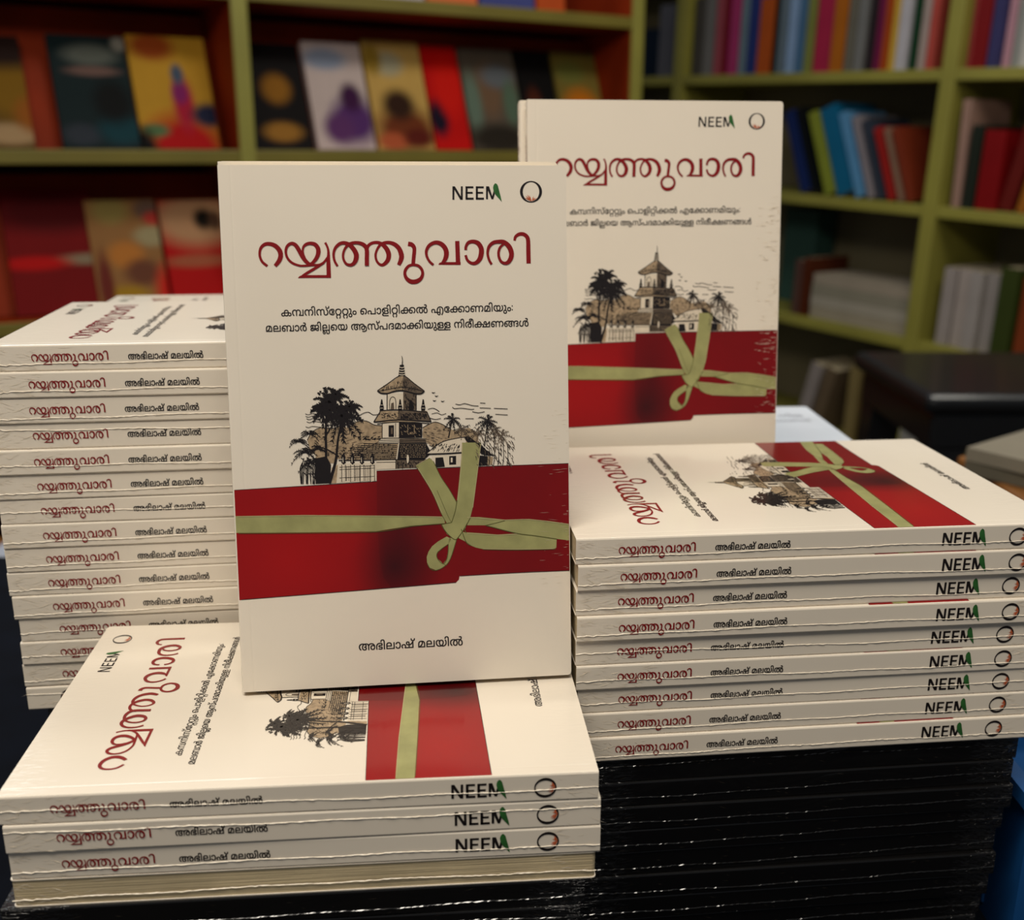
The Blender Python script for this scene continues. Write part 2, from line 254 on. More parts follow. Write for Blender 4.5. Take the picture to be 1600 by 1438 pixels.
# ------------------------------------------------------------------ Malayalam letter outlines (quadratic; * marks a curve handle)
GLYPHS = """
6:453|226,-12 *166,-12 *79,36 *32,121 32,176 *32,232 *81,316 *169,363 226,363 *284,363 *371,317 *421,234 421,176 *421,119 *371,35 *284,-12|226,295 *179,295 *116,236 116,175 *116,115 *180,56 226,56 *273,56 *337,115 337,176 *337,236 *274,295
9:1495|367,566 *411,566 *506,550 546,533 *551,531 *565,520 570,518 *625,504 *685,456 *710,399 710,368 *710,344 *694,302 *655,268 622,253 626,256 *670,242 *721,180 721,136 *721,97 *682,29 *600,-12 533,-12 *457,-12 *356,54 *306,166 306,235 *306,291 *340,393 *411,481 468,515 *473,518 *483,524 488,527 *524,545 *612,566 669,566 *737,566 *827,532 *888,477 910,444 936,247 936,0 849,0 849,281 *849,355 *825,431 800,454 *778,474 *714,499 657,499 *630,499 *581,492 561,486 *514,472 *448,416 *408,344 *390,271 390,239 *390,151 *464,55 534,55 *586,55 *637,97 637,138 *637,175 *580,218 519,218 500,218 500,288 514,288 *576,288 *626,332 626,369 *626,416 *561,473 497,484 *458,494 *398,497 374,497 *291,497 *182,438 *128,337 128,273 *128,221 *158,139 *213,77 250,54 200,-9 *157,16 *84,95 *39,206 39,277 *39,339 *79,444 *161,522 *284,566|1243,-12 *1179,-12 *1093,46 *1050,141 1050,196 *1050,291 *1152,404 1238,404 *1294,404 *1377,346 *1425,256 1427,206 1402,209 *1395,240 *1356,297 *1295,334 1255,334 *1192,334 *1134,259 1134,198 *1134,157 *1157,93 *1205,58 1244,58 *1285,58 *1342,96 *1373,180 1373,248 *1373,259 *1370,284 1368,298 *1367,306 *1365,326 1363,335 *1355,373 *1300,446 *1202,494 1127,494 *1084,494 *1015,474 989,451 *973,436 *949,395 *936,335 936,289 936,204 884,454 *909,486 *973,537 *1063,566 1127,566 *1209,566 *1332,518 *1415,431 *1456,313 1456,242 *1456,153 *1400,40 *1304,-12
10:1647|367,566 *411,566 *506,550 546,533 *551,531 *565,520 570,518 *625,504 *685,456 *710,399 710,368 *710,344 *694,302 *655,268 622,253 626,256 *670,242 *721,180 721,136 *721,97 *682,29 *600,-12 533,-12 *457,-12 *356,54 *306,166 306,235 *306,291 *340,393 *411,481 468,515 *473,518 *483,524 488,527 *524,545 *612,566 669,566 *737,566 *827,532 *888,477 910,444 936,247 936,0 849,0 849,281 *849,355 *825,431 800,454 *778,474 *714,499 657,499 *630,499 *581,492 561,486 *514,472 *448,416 *408,344 *390,271 390,239 *390,151 *464,55 534,55 *586,55 *637,97 637,138 *637,175 *580,218 519,218 500,218 500,288 514,288 *576,288 *626,332 626,369 *626,416 *561,473 497,484 *458,494 *398,497 374,497 *291,497 *182,438 *128,337 128,273 *128,221 *158,139 *213,77 250,54 200,-9 *157,16 *84,95 *39,206 39,277 *39,339 *79,444 *161,522 *284,566|1117,566 *1203,566 *1329,507 *1409,401 1425,329 *1431,304 *1436,252 1436,224 *1436,143 *1383,38 *1288,-12 1223,-12 *1158,-12 *1075,42 *1036,127 1036,171 *1036,269 *1175,382 1304,382 *1312,382 *1333,381 1345,379 1375,377 *1451,365 *1560,286 *1619,165 1619,91 *1619,23 *1578,-85 *1498,-161 *1381,-201 1306,-201 *1254,-201 *1168,-183 1138,-172 1166,-102 *1194,-114 *1265,-128 1308,-128 *1370,-128 *1455,-95 *1509,-35 *1533,45 1533,92 *1533,144 *1506,222 *1452,278 1412,296 1374,302 *1356,308 *1318,313 1301,313 *1244,313 *1164,282 *1122,220 1122,171 *1122,144 *1142,92 *1189,58 1227,58 *1289,58 *1353,142 1353,225 *1353,252 *1347,307 1340,332 1335,354 *1321,394 *1267,457 *1181,494 1118,494 *1083,494 *1014,474 988,451 *972,436 *949,395 *936,334 936,288 936,204 880,450 *907,487 *976,539 *1064,566
17:1273|229,346 *297,346 *384,295 *427,216 427,173 *427,133 *401,71 382,57 357,70 864,70 864,0 328,0 299,52 *319,72 *343,121 343,158 *343,212 *285,276 229,276 *194,276 *143,246 *116,195 116,164 *116,130 *144,73 175,51 129,-7 *86,23 *32,109 32,166 *32,219 *81,300 *170,346|903,566 *980,566 *1100,516 *1185,417 *1229,272 1229,176 *1229,109 *1198,-35 *1131,-172 1077,-228 1014,-178 *1059,-130 *1115,-16 *1141,111 1141,178 *1141,238 *1117,351 *1061,441 *969,494 900,494 *819,494 *712,406 *659,245 659,137 *659,114 *661,71 663,51 *663,46 *664,37 665,32 *670,-37 *709,-121 *764,-159 793,-159 *823,-159 836,-139 *842,-130 *848,-100 848,-75 848,406 935,406 935,-56 *935,-105 *918,-166 900,-187 *883,-206 *832,-228 796,-228 *731,-228 *629,-147 *571,19 571,144 *571,239 *614,395 *699,506 *822,566
23:1038|216,-12 *126,-12 *32,76 32,152 *32,199 *74,268 109,288 *133,302 *192,320 *275,328 333,328 716,328 *802,328 *905,308 942,282 *971,262 *1006,199 1006,152 *1006,76 *916,-12 832,-12 *807,-12 *754,-7 731,0 750,67 *764,63 *803,58 819,58 *870,58 *920,105 920,151 *920,180 *898,217 880,229 *852,247 *771,258 708,258 331,258 *260,258 *185,247 157,229 *139,218 *118,180 118,154 *118,121 *143,78 *189,58 219,58 *251,58 *316,79 352,106 402,52 *372,30 *314,2 *253,-12|523,566 *603,566 *706,491 *756,362 756,279 *756,185 *700,55 *596,-12 524,-12 *470,-12 *383,25 352,62 *321,99 *288,208 288,279 *288,413 *414,566|523,496 *447,496 *374,388 374,278 *374,204 *407,106 *473,58 521,58 *570,58 *636,105 *670,203 670,278 *670,353 *637,450 *571,496
30:939|297,566 *352,566 *437,544 *503,497 531,458 501,470 *531,512 *614,566 685,566 *759,566 *854,510 *899,424 899,377 *899,337 *877,277 *834,233 801,216 636,181 574,173 *546,169 *468,166 439,166 242,166 *202,166 *161,161 149,156 *133,149 *121,128 121,114 *121,89 *147,64 *184,56 199,56 *245,56 *331,76 *409,106 444,121 *467,131 *510,150 *554,167 *598,182 621,188 *644,196 *673,211 *695,222 *718,229 735,229 *772,229 *835,206 *873,156 873,115 *873,54 *795,-12 726,-12 *669,-12 *604,27 *576,88 576,119 *576,148 *610,189 638,198 690,217 *680,211 *659,187 *645,150 645,124 *645,85 *690,50 725,50 *765,50 *797,89 797,115 *797,141 *775,169 *740,181 722,181 *696,181 *654,163 632,146 626,155 *613,142 *582,117 *544,93 520,81 *464,53 *357,11 *252,-12 199,-12 *158,-12 *84,11 *38,66 38,113 *38,140 *62,190 89,206 *109,219 *170,233 225,233 572,233 *628,233 *705,242 *758,261 775,276 *795,293 *813,342 813,373 *813,400 *788,457 *729,496 677,496 *645,496 *597,477 582,459 *564,438 *550,372 550,310 550,259 467,259 467,323 *467,367 *448,442 417,467 *399,481 *344,499 294,499 *238,499 *163,481 136,456 *132,452 *126,437 124,430 *119,414 *115,394 115,381 *115,337 *159,300 194,300 *222,300 *253,320 *266,351 266,367 *266,397 *230,430 192,430 *151,430 *90,394 71,373 75,415 *100,442 *170,478 212,478 *259,478 *316,446 *342,395 342,366 *342,333 *312,275 *247,240 195,240 *122,240 *43,315 43,385 *43,436 *101,518 *214,566
37:1368|358,566 *442,566 *542,512 576,469 562,472 *594,519 *685,566 740,566 *807,566 *890,516 915,472 903,465 *941,521 *1027,566 1088,566 *1165,566 *1273,493 *1329,369 1329,292 *1329,226 *1294,119 *1225,31 1174,-9 1121,53 *1156,78 *1210,145 *1241,234 1241,292 *1241,350 *1203,441 *1134,494 1087,494 *1048,494 *993,466 977,437 *964,414 *955,350 955,288 955,0 869,0 869,316 *869,371 *854,438 834,459 *819,476 *773,494 739,494 *708,494 *662,473 646,456 *627,435 *609,369 609,307 609,0 523,0 523,299 *523,364 *501,435 478,456 *457,475 *398,494 357,494 *285,494 *180,427 *123,312 123,239 123,228 *123,172 *153,96 *206,58 242,58 *267,58 *305,81 *327,125 327,157 *327,207 *275,258 233,258 *194,258 *124,218 95,186 80,248 *109,284 *199,328 248,328 *296,328 *369,290 *410,217 410,165 *410,110 *368,30 *292,-12 240,-12 *188,-12 *97,40 *42,152 42,241 *42,347 *127,491 *270,566
40:641|373,566 *445,566 *542,525 *591,455 591,411 *591,363 *543,296 489,274 485,280 *542,264 *602,191 602,143 *602,70 *502,-11 413,-11 *377,-11 *325,-4 305,0 323,69 *345,65 *385,59 406,59 *458,59 *515,98 515,144 *515,163 *501,197 485,210 *469,224 *421,240 368,240 322,240 322,310 367,310 *405,310 *463,324 480,341 *492,352 *504,382 504,403 *504,448 *434,494 371,494 *290,494 *188,421 *140,296 140,217 *140,165 *152,57 165,9 83,-4 *68,45 *52,167 52,219 *52,322 *123,478 *266,566
42:911|288,566 *334,566 *400,539 *446,494 462,465 449,466 *480,518 *566,566 630,566 *707,566 *815,493 *872,369 872,292 *872,226 *836,120 *767,31 717,-8 663,53 *698,78 *753,145 *784,234 784,292 *784,350 *746,441 *676,494 629,494 *588,494 *535,465 519,436 *506,414 *498,350 498,291 498,0 412,0 412,291 *412,348 *404,414 390,436 *373,465 *321,494 284,494 *238,494 *167,441 *127,350 127,292 *127,232 *160,142 *214,78 247,55 189,-8 *146,27 *78,110 *39,219 39,292 *39,373 *100,496 *212,566
44:896|229,346 *297,346 *384,295 *427,216 427,173 *427,133 *401,71 382,57 357,70 739,70 739,554 825,554 825,0 328,0 299,52 *319,72 *343,121 343,158 *343,212 *285,276 229,276 *194,276 *143,245 *116,195 116,164 *116,130 *144,74 175,51 129,-7 *87,24 *32,109 32,166 *32,219 *81,300 *170,346
46:1306|358,566 *442,566 *542,512 576,469 596,428 608,266 608,0 522,0 522,306 *522,365 *501,435 478,456 *457,475 *402,494 357,494 *285,494 *180,427 *123,312 123,239 123,228 *123,172 *153,96 *206,58 242,58 *267,58 *305,81 *327,125 327,157 *327,207 *275,258 233,258 *194,258 *124,218 95,186 80,248 *109,284 *199,328 248,328 *296,328 *369,290 *410,217 410,165 *410,110 *368,30 *292,-12 240,-12 *188,-12 *97,40 *42,152 42,241 *42,347 *127,491 *270,566|1235,554 1235,0 821,0 785,54 *813,81 *862,144 *894,230 894,292 *894,350 *856,441 *787,494 740,494 *699,494 *647,465 630,436 *618,414 *608,350 608,285 608,0 522,0 522,258 571,422 566,477 *596,524 *680,566 741,566 *818,566 *926,493 *982,369 982,292 *982,236 *958,152 *920,88 897,61 877,70 1149,70 1149,554
47:654|394,566 *460,566 *562,534 *619,471 619,425 *619,402 *608,364 596,350 *581,331 *530,311 477,311 448,311 *410,311 *374,306 364,301 *354,296 *346,280 346,270 *346,243 *399,229 444,229 456,229 *504,229 *568,212 587,195 *604,181 *620,140 620,113 *620,77 *581,20 *503,-12 443,-12 *409,-12 *337,-2 *274,15 252,25 283,93 *321,76 *399,59 441,59 *495,59 *537,89 537,111 *537,141 *492,159 454,159 439,159 *375,159 *303,181 285,203 *275,216 *264,247 264,268 *264,291 *280,332 299,346 *320,363 *387,381 441,381 482,381 *510,381 *535,398 535,423 *535,460 *459,494 393,494 *303,494 *192,421 *140,296 140,217 *140,165 *152,57 165,9 83,-4 *68,45 *52,167 52,219 *52,322 *127,478 *279,566
48:723|354,566 *433,566 *546,529 583,494 *611,469 *646,405 *663,321 663,266 663,0 60,0 60,268 *60,320 *77,403 *112,468 138,493 *175,528 *280,566|307,495 *265,495 *201,453 181,418 *165,390 *146,309 146,249 146,68 151,68 *219,119 *325,231 *386,347 386,402 *386,430 *369,471 *335,495|472,393 *472,334 *418,220 *318,105 249,45 247,65 *276,67 *332,70 360,70 577,70 577,249 *577,323 *548,421 *482,480 428,494 430,501 *449,479 *472,430
49:1035|661,-12 *621,-12 *535,6 493,29 *487,32 *468,40 463,43 *408,82 *342,176 *312,282 312,338 *312,378 *332,446 349,473 356,484 *376,511 *429,547 *491,566 525,566 *624,566 *734,439 734,332 *734,242 *658,97 593,53 *585,47 *570,38 560,33 *518,9 *426,-12 376,-12 *296,-12 *171,40 *84,133 *39,260 39,335 *39,405 *92,508 *190,566 256,566 *314,566 *394,525 421,490 362,431 *349,457 *298,496 257,496 *219,496 *160,460 *126,387 126,333 *126,261 *184,135 *298,56 383,56 *404,56 *448,61 469,66 *480,70 *504,78 514,82 *549,100 *609,169 *647,269 647,332 *647,392 *613,464 *557,496 525,496 *487,496 *430,458 *399,385 399,332 *399,279 *432,178 *493,100 534,78 *544,74 *560,73 570,69 *587,64 *635,56 661,56 *744,56 *852,124 *906,240 906,312 *906,371 *868,477 833,519 902,566 *948,512 *993,383 993,314 *993,243 *950,123 *865,36 *741,-12
50:736|364,566 *447,566 *572,518 *655,430 *697,312 697,242 *697,153 *641,40 *545,-12 485,-12 *420,-12 *334,46 *291,141 291,196 *291,291 *393,404 479,404 *535,404 *618,346 *666,256 668,206 643,209 *636,240 *597,297 *536,334 496,334 *433,334 *375,259 375,198 *375,156 *397,93 *446,58 485,58 *526,58 *583,96 *614,180 614,248 *614,250 *611,290 607,310 *606,315 *606,331 604,335 *595,378 *535,450 *435,494 364,494 *292,494 *186,442 *128,344 128,273 *128,221 *158,139 *213,77 250,54 200,-9 *157,16 *84,95 *39,206 39,277 *39,333 *77,437 *156,519 *279,566
52:859|788,554 788,0 63,0 63,313 *63,387 *96,475 126,504 *158,535 *247,566 305,566 *365,566 *454,536 483,507 *515,476 *544,383 544,322 544,222 149,222 149,70 702,70 702,554|304,496 *223,496 *149,413 149,321 149,292 458,292 458,320 *458,415 *384,496
53:724|398,496 *340,496 *248,476 *179,440 *133,395 122,369 *121,365 *124,354 123,351 *120,340 *117,320 117,312 *117,250 *162,183 209,183 *254,183 *295,235 295,270 *295,292 *279,328 *243,350 214,350 *168,350 *109,298 89,271 66,329 *82,349 *129,389 *191,416 229,416 *281,416 *347,375 *378,309 378,270 *378,230 *342,159 *268,115 210,115 *159,115 *82,161 *40,250 40,313 *40,367 *87,460 *179,528 *313,566 399,566 *494,566 *615,529 *673,456 673,402 *673,368 *646,313 *588,274 541,263 447,279 447,310 454,310 *489,310 *537,318 554,331 *572,345 *586,375 586,396 *586,427 *549,471 *467,496|685,144 *685,113 *662,60 641,42 *625,28 *583,9 *521,0 473,0 261,0 *220,0 *178,-6 166,-13 *150,-20 *136,-46 136,-62 *136,-77 *146,-102 159,-110 *172,-119 *217,-129 259,-129 667,-129 667,-201 255,-201 *203,-201 *131,-185 106,-170 *78,-153 *50,-101 50,-68 *50,-33 *75,22 103,40 *117,50 *153,63 *203,70 238,70 465,70 *506,70 *559,80 574,93 *586,103 *598,132 598,154 *598,174 *582,206 565,218 *550,228 *505,240 466,240 447,240 447,293 552,285 *621,272 *685,196
57:1149|229,346 *297,346 *384,295 *427,216 427,173 *427,133 *401,71 382,57 357,70 677,70 692,0 328,0 299,52 *319,72 *343,121 343,158 *343,212 *285,276 229,276 *194,276 *143,245 *116,195 116,164 *116,130 *144,74 175,51 129,-7 *87,24 *32,109 32,166 *32,219 *81,300 *170,346|658,0 658,381 *658,411 *650,459 638,473 *630,483 *606,496 586,496 *555,496 *519,457 519,418 *519,388 *544,336 *605,304 658,304 683,304 *745,304 *841,348 *915,421 *972,509 994,554 1078,554 1078,0|590,566 *623,566 *674,551 693,536 *719,516 *744,447 744,386 744,70 992,70 992,329 *992,346 *993,392 *995,434 997,445 999,443 *972,378 *879,285 *761,235 696,235 665,235 *584,235 *481,284 *433,367 433,417 *433,455 *469,523 *539,566
58:1223|627,566 *671,566 *743,537 768,507 *782,491 *805,447 *819,369 819,303 819,269 *819,214 *830,132 846,106 *860,85 *906,60 949,60 *994,60 *1060,111 *1096,204 1096,266 *1096,323 *1065,412 *1011,480 976,504 1029,566 *1080,527 *1149,438 *1184,331 1184,263 *1184,177 *1126,53 *1019,-12 945,-12 *888,-12 *810,21 784,51 *765,73 *742,126 *732,197 732,246 732,295 *732,365 *717,439 699,460 *686,477 *645,494 615,494 *587,494 *545,474 531,457 *514,436 *498,371 498,309 498,0 412,0 412,292 *412,348 *404,414 390,436 *373,465 *320,494 284,494 *238,494 *167,441 *127,350 127,292 *127,232 *160,142 *214,78 247,55 189,-8 *146,27 *78,110 *39,219 39,292 *39,368 *97,492 *208,566 288,566 *353,566 *431,515 459,472 454,473 *482,520 *568,566
64:504|463,279 *463,221 *440,117 *386,35 *297,-12 231,-12 *180,-12 *105,21 *54,75 *24,139 17,169 104,186 *111,159 *138,99 *189,58 230,58 *283,58 *346,114 *375,213 375,278 *375,343 *346,441 *284,496 235,496 *196,496 *144,455 *114,397 107,370 21,387 *30,419 *63,482 *115,534 *190,566 241,566 *303,566 *388,519 *440,438 *463,335
65:228|-34,843 *4,843 *61,827 83,810 *111,789 *143,732 *157,641 157,567 157,0 71,0 71,542 *71,594 *66,670 *53,723 41,739 *29,755 *-6,773 -32,773 *-54,773 *-97,754 *-125,713 -125,678 *-125,669 *-122,650 -121,641 -205,626 *-207,638 *-211,663 -211,674 *-211,731 *-162,806 *-81,843
66:228|-109,843 *-67,843 *20,827 59,803 *116,768 *157,644 157,542 157,0 71,0 71,525 *71,565 *68,627 *59,677 50,696 *28,746 *-53,779 -117,779 *-141,779 *-183,762 *-209,730 -209,706 *-209,682 *-179,645 -145,645 *-107,645 *-77,686 -77,711 *-77,734 *-97,777 -116,790 -24,770 *-16,760 *-7,726 -7,706 *-7,672 *-34,614 *-96,578 -149,578 *-185,578 *-248,608 *-287,666 -287,708 *-287,747 *-245,808 *-165,843
67:332|155,-227 *71,-227 *-26,-130 -26,-53 *-26,-2 *20,76 *102,120 154,120 *208,120 *289,78 *335,1 335,-53 *335,-106 *289,-184 *208,-227|155,-161 *196,-161 *253,-107 253,-53 *253,0 *197,54 154,54 *112,54 *56,0 56,-54 *56,-106 *113,-161|104,566 *164,566 *233,521 *262,445 262,400 *262,339 *227,172 199,84 119,99 *144,185 *174,330 174,395 *174,437 *141,494 94,494 *78,494 *45,489 34,486 17,555 *33,560 *79,566
71:715|237,-12 *185,-12 *94,40 *39,149 39,232 *39,310 *90,434 *181,520 *303,566 374,566 *452,566 *566,522 *640,444 *676,340 676,281 *676,211 *634,102 *562,20 515,-9 466,54 *499,74 *554,134 *587,218 587,271 *587,339 *537,439 *440,494 370,494 *298,494 *185,425 *120,305 120,228 *120,171 *150,95 *204,58 240,58 *265,58 *303,81 *325,126 325,158 *325,206 *272,258 231,258 *192,258 *122,219 93,187 77,248 *107,284 *196,328 245,328 *294,328 *367,290 *408,217 408,165 *408,110 *366,30 *289,-12
72:595|364,-12 *300,-12 *183,22 *92,93 *39,204 39,281 *39,355 *93,463 *186,533 *303,566 366,566 *432,566 *517,531 *558,470 558,431 *558,388 *520,330 *457,300 421,300 *368,300 *304,337 *277,398 277,432 *277,452 *288,486 294,498 387,517 *368,503 *348,457 348,434 *348,412 *379,365 417,365 *450,365 *480,404 480,429 *480,467 *425,503 389,503 *375,503 *349,503 335,501 *270,496 *177,440 *128,345 128,280 *128,217 *178,117 *270,58 332,54 *344,53 *369,51 380,51 *406,51 *449,67 *475,101 475,127 *475,152 *445,190 411,190 *373,190 *342,144 342,121 *342,97 *362,53 381,39 289,58 *282,69 *271,104 271,126 *271,160 *299,218 *361,255 412,255 *450,255 *514,226 *553,168 553,125 *553,86 *512,24 *428,-12
77:0|-111,591 *-169,591 *-250,632 *-292,704 -292,752 *-292,770 *-286,806 -282,818 -208,804 *-211,794 *-214,767 -214,755 *-214,720 *-186,677 *-139,659 -111,659 *-81,659 *-35,677 *-8,720 -8,755 *-8,767 *-11,794 -14,804 60,818 *64,806 *70,770 70,752 *70,704 *28,632 *-53,591
118:736|495,-12 *432,-12 *343,41 *297,144 297,217 *297,275 *333,374 *398,462 440,501 469,532 *498,558 *540,616 540,651 *540,678 *504,720 462,720 *440,720 *400,714 387,709 368,778 *385,783 *443,792 475,792 *535,792 *601,749 *627,691 627,668 *627,616 *574,534 527,491 507,464 *465,429 *411,348 *385,261 385,215 *385,154 *416,85 *467,58 496,58 *551,58 *608,137 608,215 *608,254 *590,331 *554,400 *499,456 462,473 *438,484 *384,495 352,495 *280,495 *180,436 *128,335 128,273 *128,221 *158,139 *213,77 250,54 200,-9 *157,16 *84,95 *39,206 39,277 *39,339 *80,444 *159,522 *276,566 351,566 *396,566 *473,550 507,533 *512,531 *522,526 526,523 *585,490 *661,391 *697,277 697,221 *697,112 *593,-12
119:1198|731,566 *775,566 *856,557 *930,537 961,519 984,509 *1074,463 *1159,310 1159,221 *1159,112 *1055,-12 957,-12 *894,-12 *805,41 *759,144 759,217 *759,275 *795,374 *860,462 902,501 929,530 *958,556 *1002,616 1002,651 *1002,678 *966,720 924,720 *902,720 *862,714 849,709 830,778 *847,783 *905,792 938,792 *998,792 *1063,749 *1089,691 1089,668 *1089,616 *1036,534 990,491 969,464 *927,429 *873,348 *847,261 847,215 *847,154 *878,85 *929,58 958,58 *1013,58 *1070,137 1070,215 *1070,271 *1037,365 *971,438 919,461 902,468 *867,481 *781,494 730,494 *684,494 *595,481 554,464 535,456 *471,426 *391,312 391,221 *391,157 *424,86 *477,58 507,58 *538,58 *591,85 *623,156 623,221 *623,277 *585,377 *519,453 475,473 454,483 *431,491 *387,497 359,497 *284,497 *181,438 *128,337 128,273 *128,221 *158,139 *213,77 250,54 200,-9 *157,16 *84,95 *39,206 39,277 *39,339 *80,444 *160,522 *276,566 351,566 *400,566 *483,547 524,524 549,503 *619,463 *711,315 711,219 *711,148 *664,44 *573,-12 507,-12 *442,-12 *350,44 *303,148 303,219 *303,284 *343,388 *415,469 462,498 488,513 *541,542 *659,566
120:1044|783,792 *843,792 *909,749 *935,691 935,668 *935,616 *882,534 835,491 815,464 *773,429 *719,348 *693,261 693,215 *693,154 *724,86 *775,58 804,58 *860,58 *916,138 916,215 *916,254 *899,330 *864,398 *812,454 776,473 *759,483 *708,495 682,495 *645,495 *580,476 559,459 *523,431 *492,332 492,263 492,246 *492,197 *481,126 *458,73 439,51 *413,21 *335,-12 278,-12 *205,-12 *97,53 *39,177 39,263 *39,331 *74,438 *144,527 194,566 248,504 *213,480 *158,412 *127,322 127,265 *127,203 *163,111 *230,60 274,60 *316,60 *363,85 377,106 *394,132 *404,222 404,265 404,280 *404,367 *448,473 488,507 *526,539 *620,566 677,566 *715,566 *785,549 815,535 835,525 *890,493 *966,396 *1005,281 1005,220 *1005,112 *902,-12 804,-12 *740,-12 *651,41 *605,144 605,217 *605,275 *641,374 *706,462 748,501 777,532 *806,558 *848,616 848,651 *848,678 *813,720 770,720 *748,720 *708,714 695,709 676,778 *693,783 *751,792
163:1506|523,566 *603,566 *706,491 *756,362 756,279 *756,185 *700,55 *596,-12 524,-12 *470,-12 *383,25 352,62 *321,99 *288,208 288,279 *288,413 *414,566|523,496 *447,496 *374,388 374,278 *374,204 *407,106 *473,58 521,58 *570,58 *636,105 *670,203 670,278 *670,353 *637,450 *571,496|216,-12 *126,-12 *32,76 32,152 *32,199 *74,268 109,288 *133,302 *192,320 *275,328 333,328 961,328 *1014,328 *1086,315 *1137,290 1156,271 *1177,249 *1199,189 1199,151 *1199,76 *1107,-12 1024,-12 *968,-12 *880,35 *830,131 830,204 *830,225 *834,269 836,288 *837,293 *838,302 839,307 *853,370 *913,466 *998,532 *1104,566 1165,566 *1242,566 *1356,522 *1430,444 *1467,340 1467,281 *1467,211 *1425,102 *1353,20 1306,-9 1257,54 *1290,74 *1345,134 *1378,218 1378,271 *1378,337 *1329,437 *1233,494 1162,494 *1104,494 *1007,450 *938,365 922,305 *921,300 *920,289 918,284 *915,266 *911,224 911,206 *911,154 *938,87 *989,56 1026,56 *1067,56 *1116,100 1116,148 *1116,174 *1101,212 1087,225 *1068,243 *1005,258 946,258 331,258 *260,258 *185,247 157,229 *139,218 *118,180 118,154 *118,121 *143,78 *189,58 219,58 *251,58 *316,79 352,106 402,52 *372,30 *314,2 *253,-12
167:1696|523,566 *603,566 *706,491 *756,362 756,279 *756,185 *700,55 *596,-12 524,-12 *470,-12 *383,25 352,62 *321,99 *288,208 288,279 *288,413 *414,566|523,496 *448,496 *374,388 374,278 *374,204 *407,106 *473,58 521,58 *570,58 *636,105 *670,203 670,278 *670,353 *637,450 *571,496|216,-12 *126,-12 *32,76 32,152 *32,199 *74,268 109,288 *133,302 *192,320 *275,328 333,328 708,328 *793,328 *901,308 939,282 *968,263 *1001,203 1001,160 *1001,135 *984,93 *952,58 927,41 907,70 1225,70 1209,0 840,0 823,67 *862,72 *915,114 915,158 *915,183 *896,217 879,228 *851,248 *767,258 704,258 331,258 *260,258 *185,247 157,229 *139,218 *118,178 118,152 *118,119 *143,78 *189,58 219,58 *251,58 *316,79 352,106 402,52 *372,30 *314,2 *253,-12|1205,0 1205,381 *1205,411 *1197,459 1185,473 *1177,483 *1153,496 1133,496 *1102,496 *1066,457 1066,418 *1066,388 *1091,336 *1152,304 1205,304 1230,304 *1292,304 *1388,348 *1462,421 *1519,509 1541,554 1625,554 1625,0|1137,566 *1170,566 *1221,551 1240,536 *1266,516 *1291,447 1291,386 1291,70 1539,70 1539,329 *1539,346 *1540,392 *1542,434 1544,445 1546,443 *1519,378 *1426,285 *1308,235 1243,235 1212,235 *1131,235 *1028,284 *980,367 980,417 *980,455 *1016,523 *1086,566
175:1561|481,496 *362,496 *201,427 *120,307 120,230 *120,172 *152,96 *207,58 240,58 *265,58 *303,81 *325,126 325,158 *325,201 *279,258 232,258 *192,258 *122,218 93,186 77,248 *107,284 *197,328 246,328 *295,328 *367,290 *408,217 408,165 *408,110 *366,30 *289,-12 237,-12 *185,-12 *94,41 *39,151 39,236 *39,322 *106,447 *226,527 *386,566 479,566 *556,566 *661,548 710,531 *715,529 *729,517 734,515 *789,501 *851,456 *878,400 878,368 *878,344 *862,302 *823,268 790,253 794,256 *838,242 *889,180 889,136 *889,97 *850,29 *767,-12 700,-12 *625,-12 *524,54 *474,166 474,235 *474,291 *507,393 *578,481 635,515 *640,518 *650,524 656,527 *692,545 *779,566 836,566 *904,566 *994,532 *1056,477 1078,444 1104,225 1104,0 1017,0 1017,282 *1017,355 *992,431 968,454 *946,474 *882,499 824,499 *797,499 *749,492 729,486 *682,472 *616,416 *576,344 *558,271 558,239 *558,151 *632,55 702,55 *754,55 *805,97 805,138 *805,175 *747,218 687,218 668,218 668,288 682,288 *744,288 *794,332 794,369 *794,414 *726,468 663,479 *637,486 *576,493 *512,496|1299,566 *1368,566 *1462,525 *1511,455 1511,411 *1511,379 *1490,328 *1445,289 1409,274 1405,280 *1463,264 *1522,191 1522,141 *1522,70 *1427,-11 1343,-11 *1312,-11 *1265,-4 1245,0 1263,69 *1283,65 *1314,59 1333,59 *1383,59 *1435,98 1435,144 *1435,163 *1421,197 1405,210 *1389,224 *1340,240 1287,240 1262,240 1262,310 1287,310 *1325,310 *1383,324 1400,341 *1412,352 *1424,383 1424,403 *1424,448 *1356,494 1299,494 *1251,494 *1180,465 1157,440 *1141,423 *1117,376 *1104,302 1104,243 1104,80 1028,80 1028,243 1060,438 *1079,475 *1147,533 *1242,566
216:1195|288,566 *334,566 *400,539 *446,494 462,465 449,466 *480,518 *566,566 630,566 *707,566 *815,493 *872,369 872,292 *872,236 *848,152 *810,88 787,61 791,0 711,0 675,54 *703,81 *752,144 *784,230 784,292 *784,350 *746,441 *676,494 629,494 *588,494 *535,465 519,436 *506,414 *498,350 498,291 498,0 412,0 412,291 *412,348 *404,414 390,436 *373,465 *321,494 284,494 *238,494 *167,441 *127,350 127,292 *127,232 *160,142 *214,78 247,55 189,-8 *146,27 *78,110 *39,219 39,292 *39,373 *100,496 *212,566|1124,554 1124,0 740,0 766,70 1038,70 1038,554
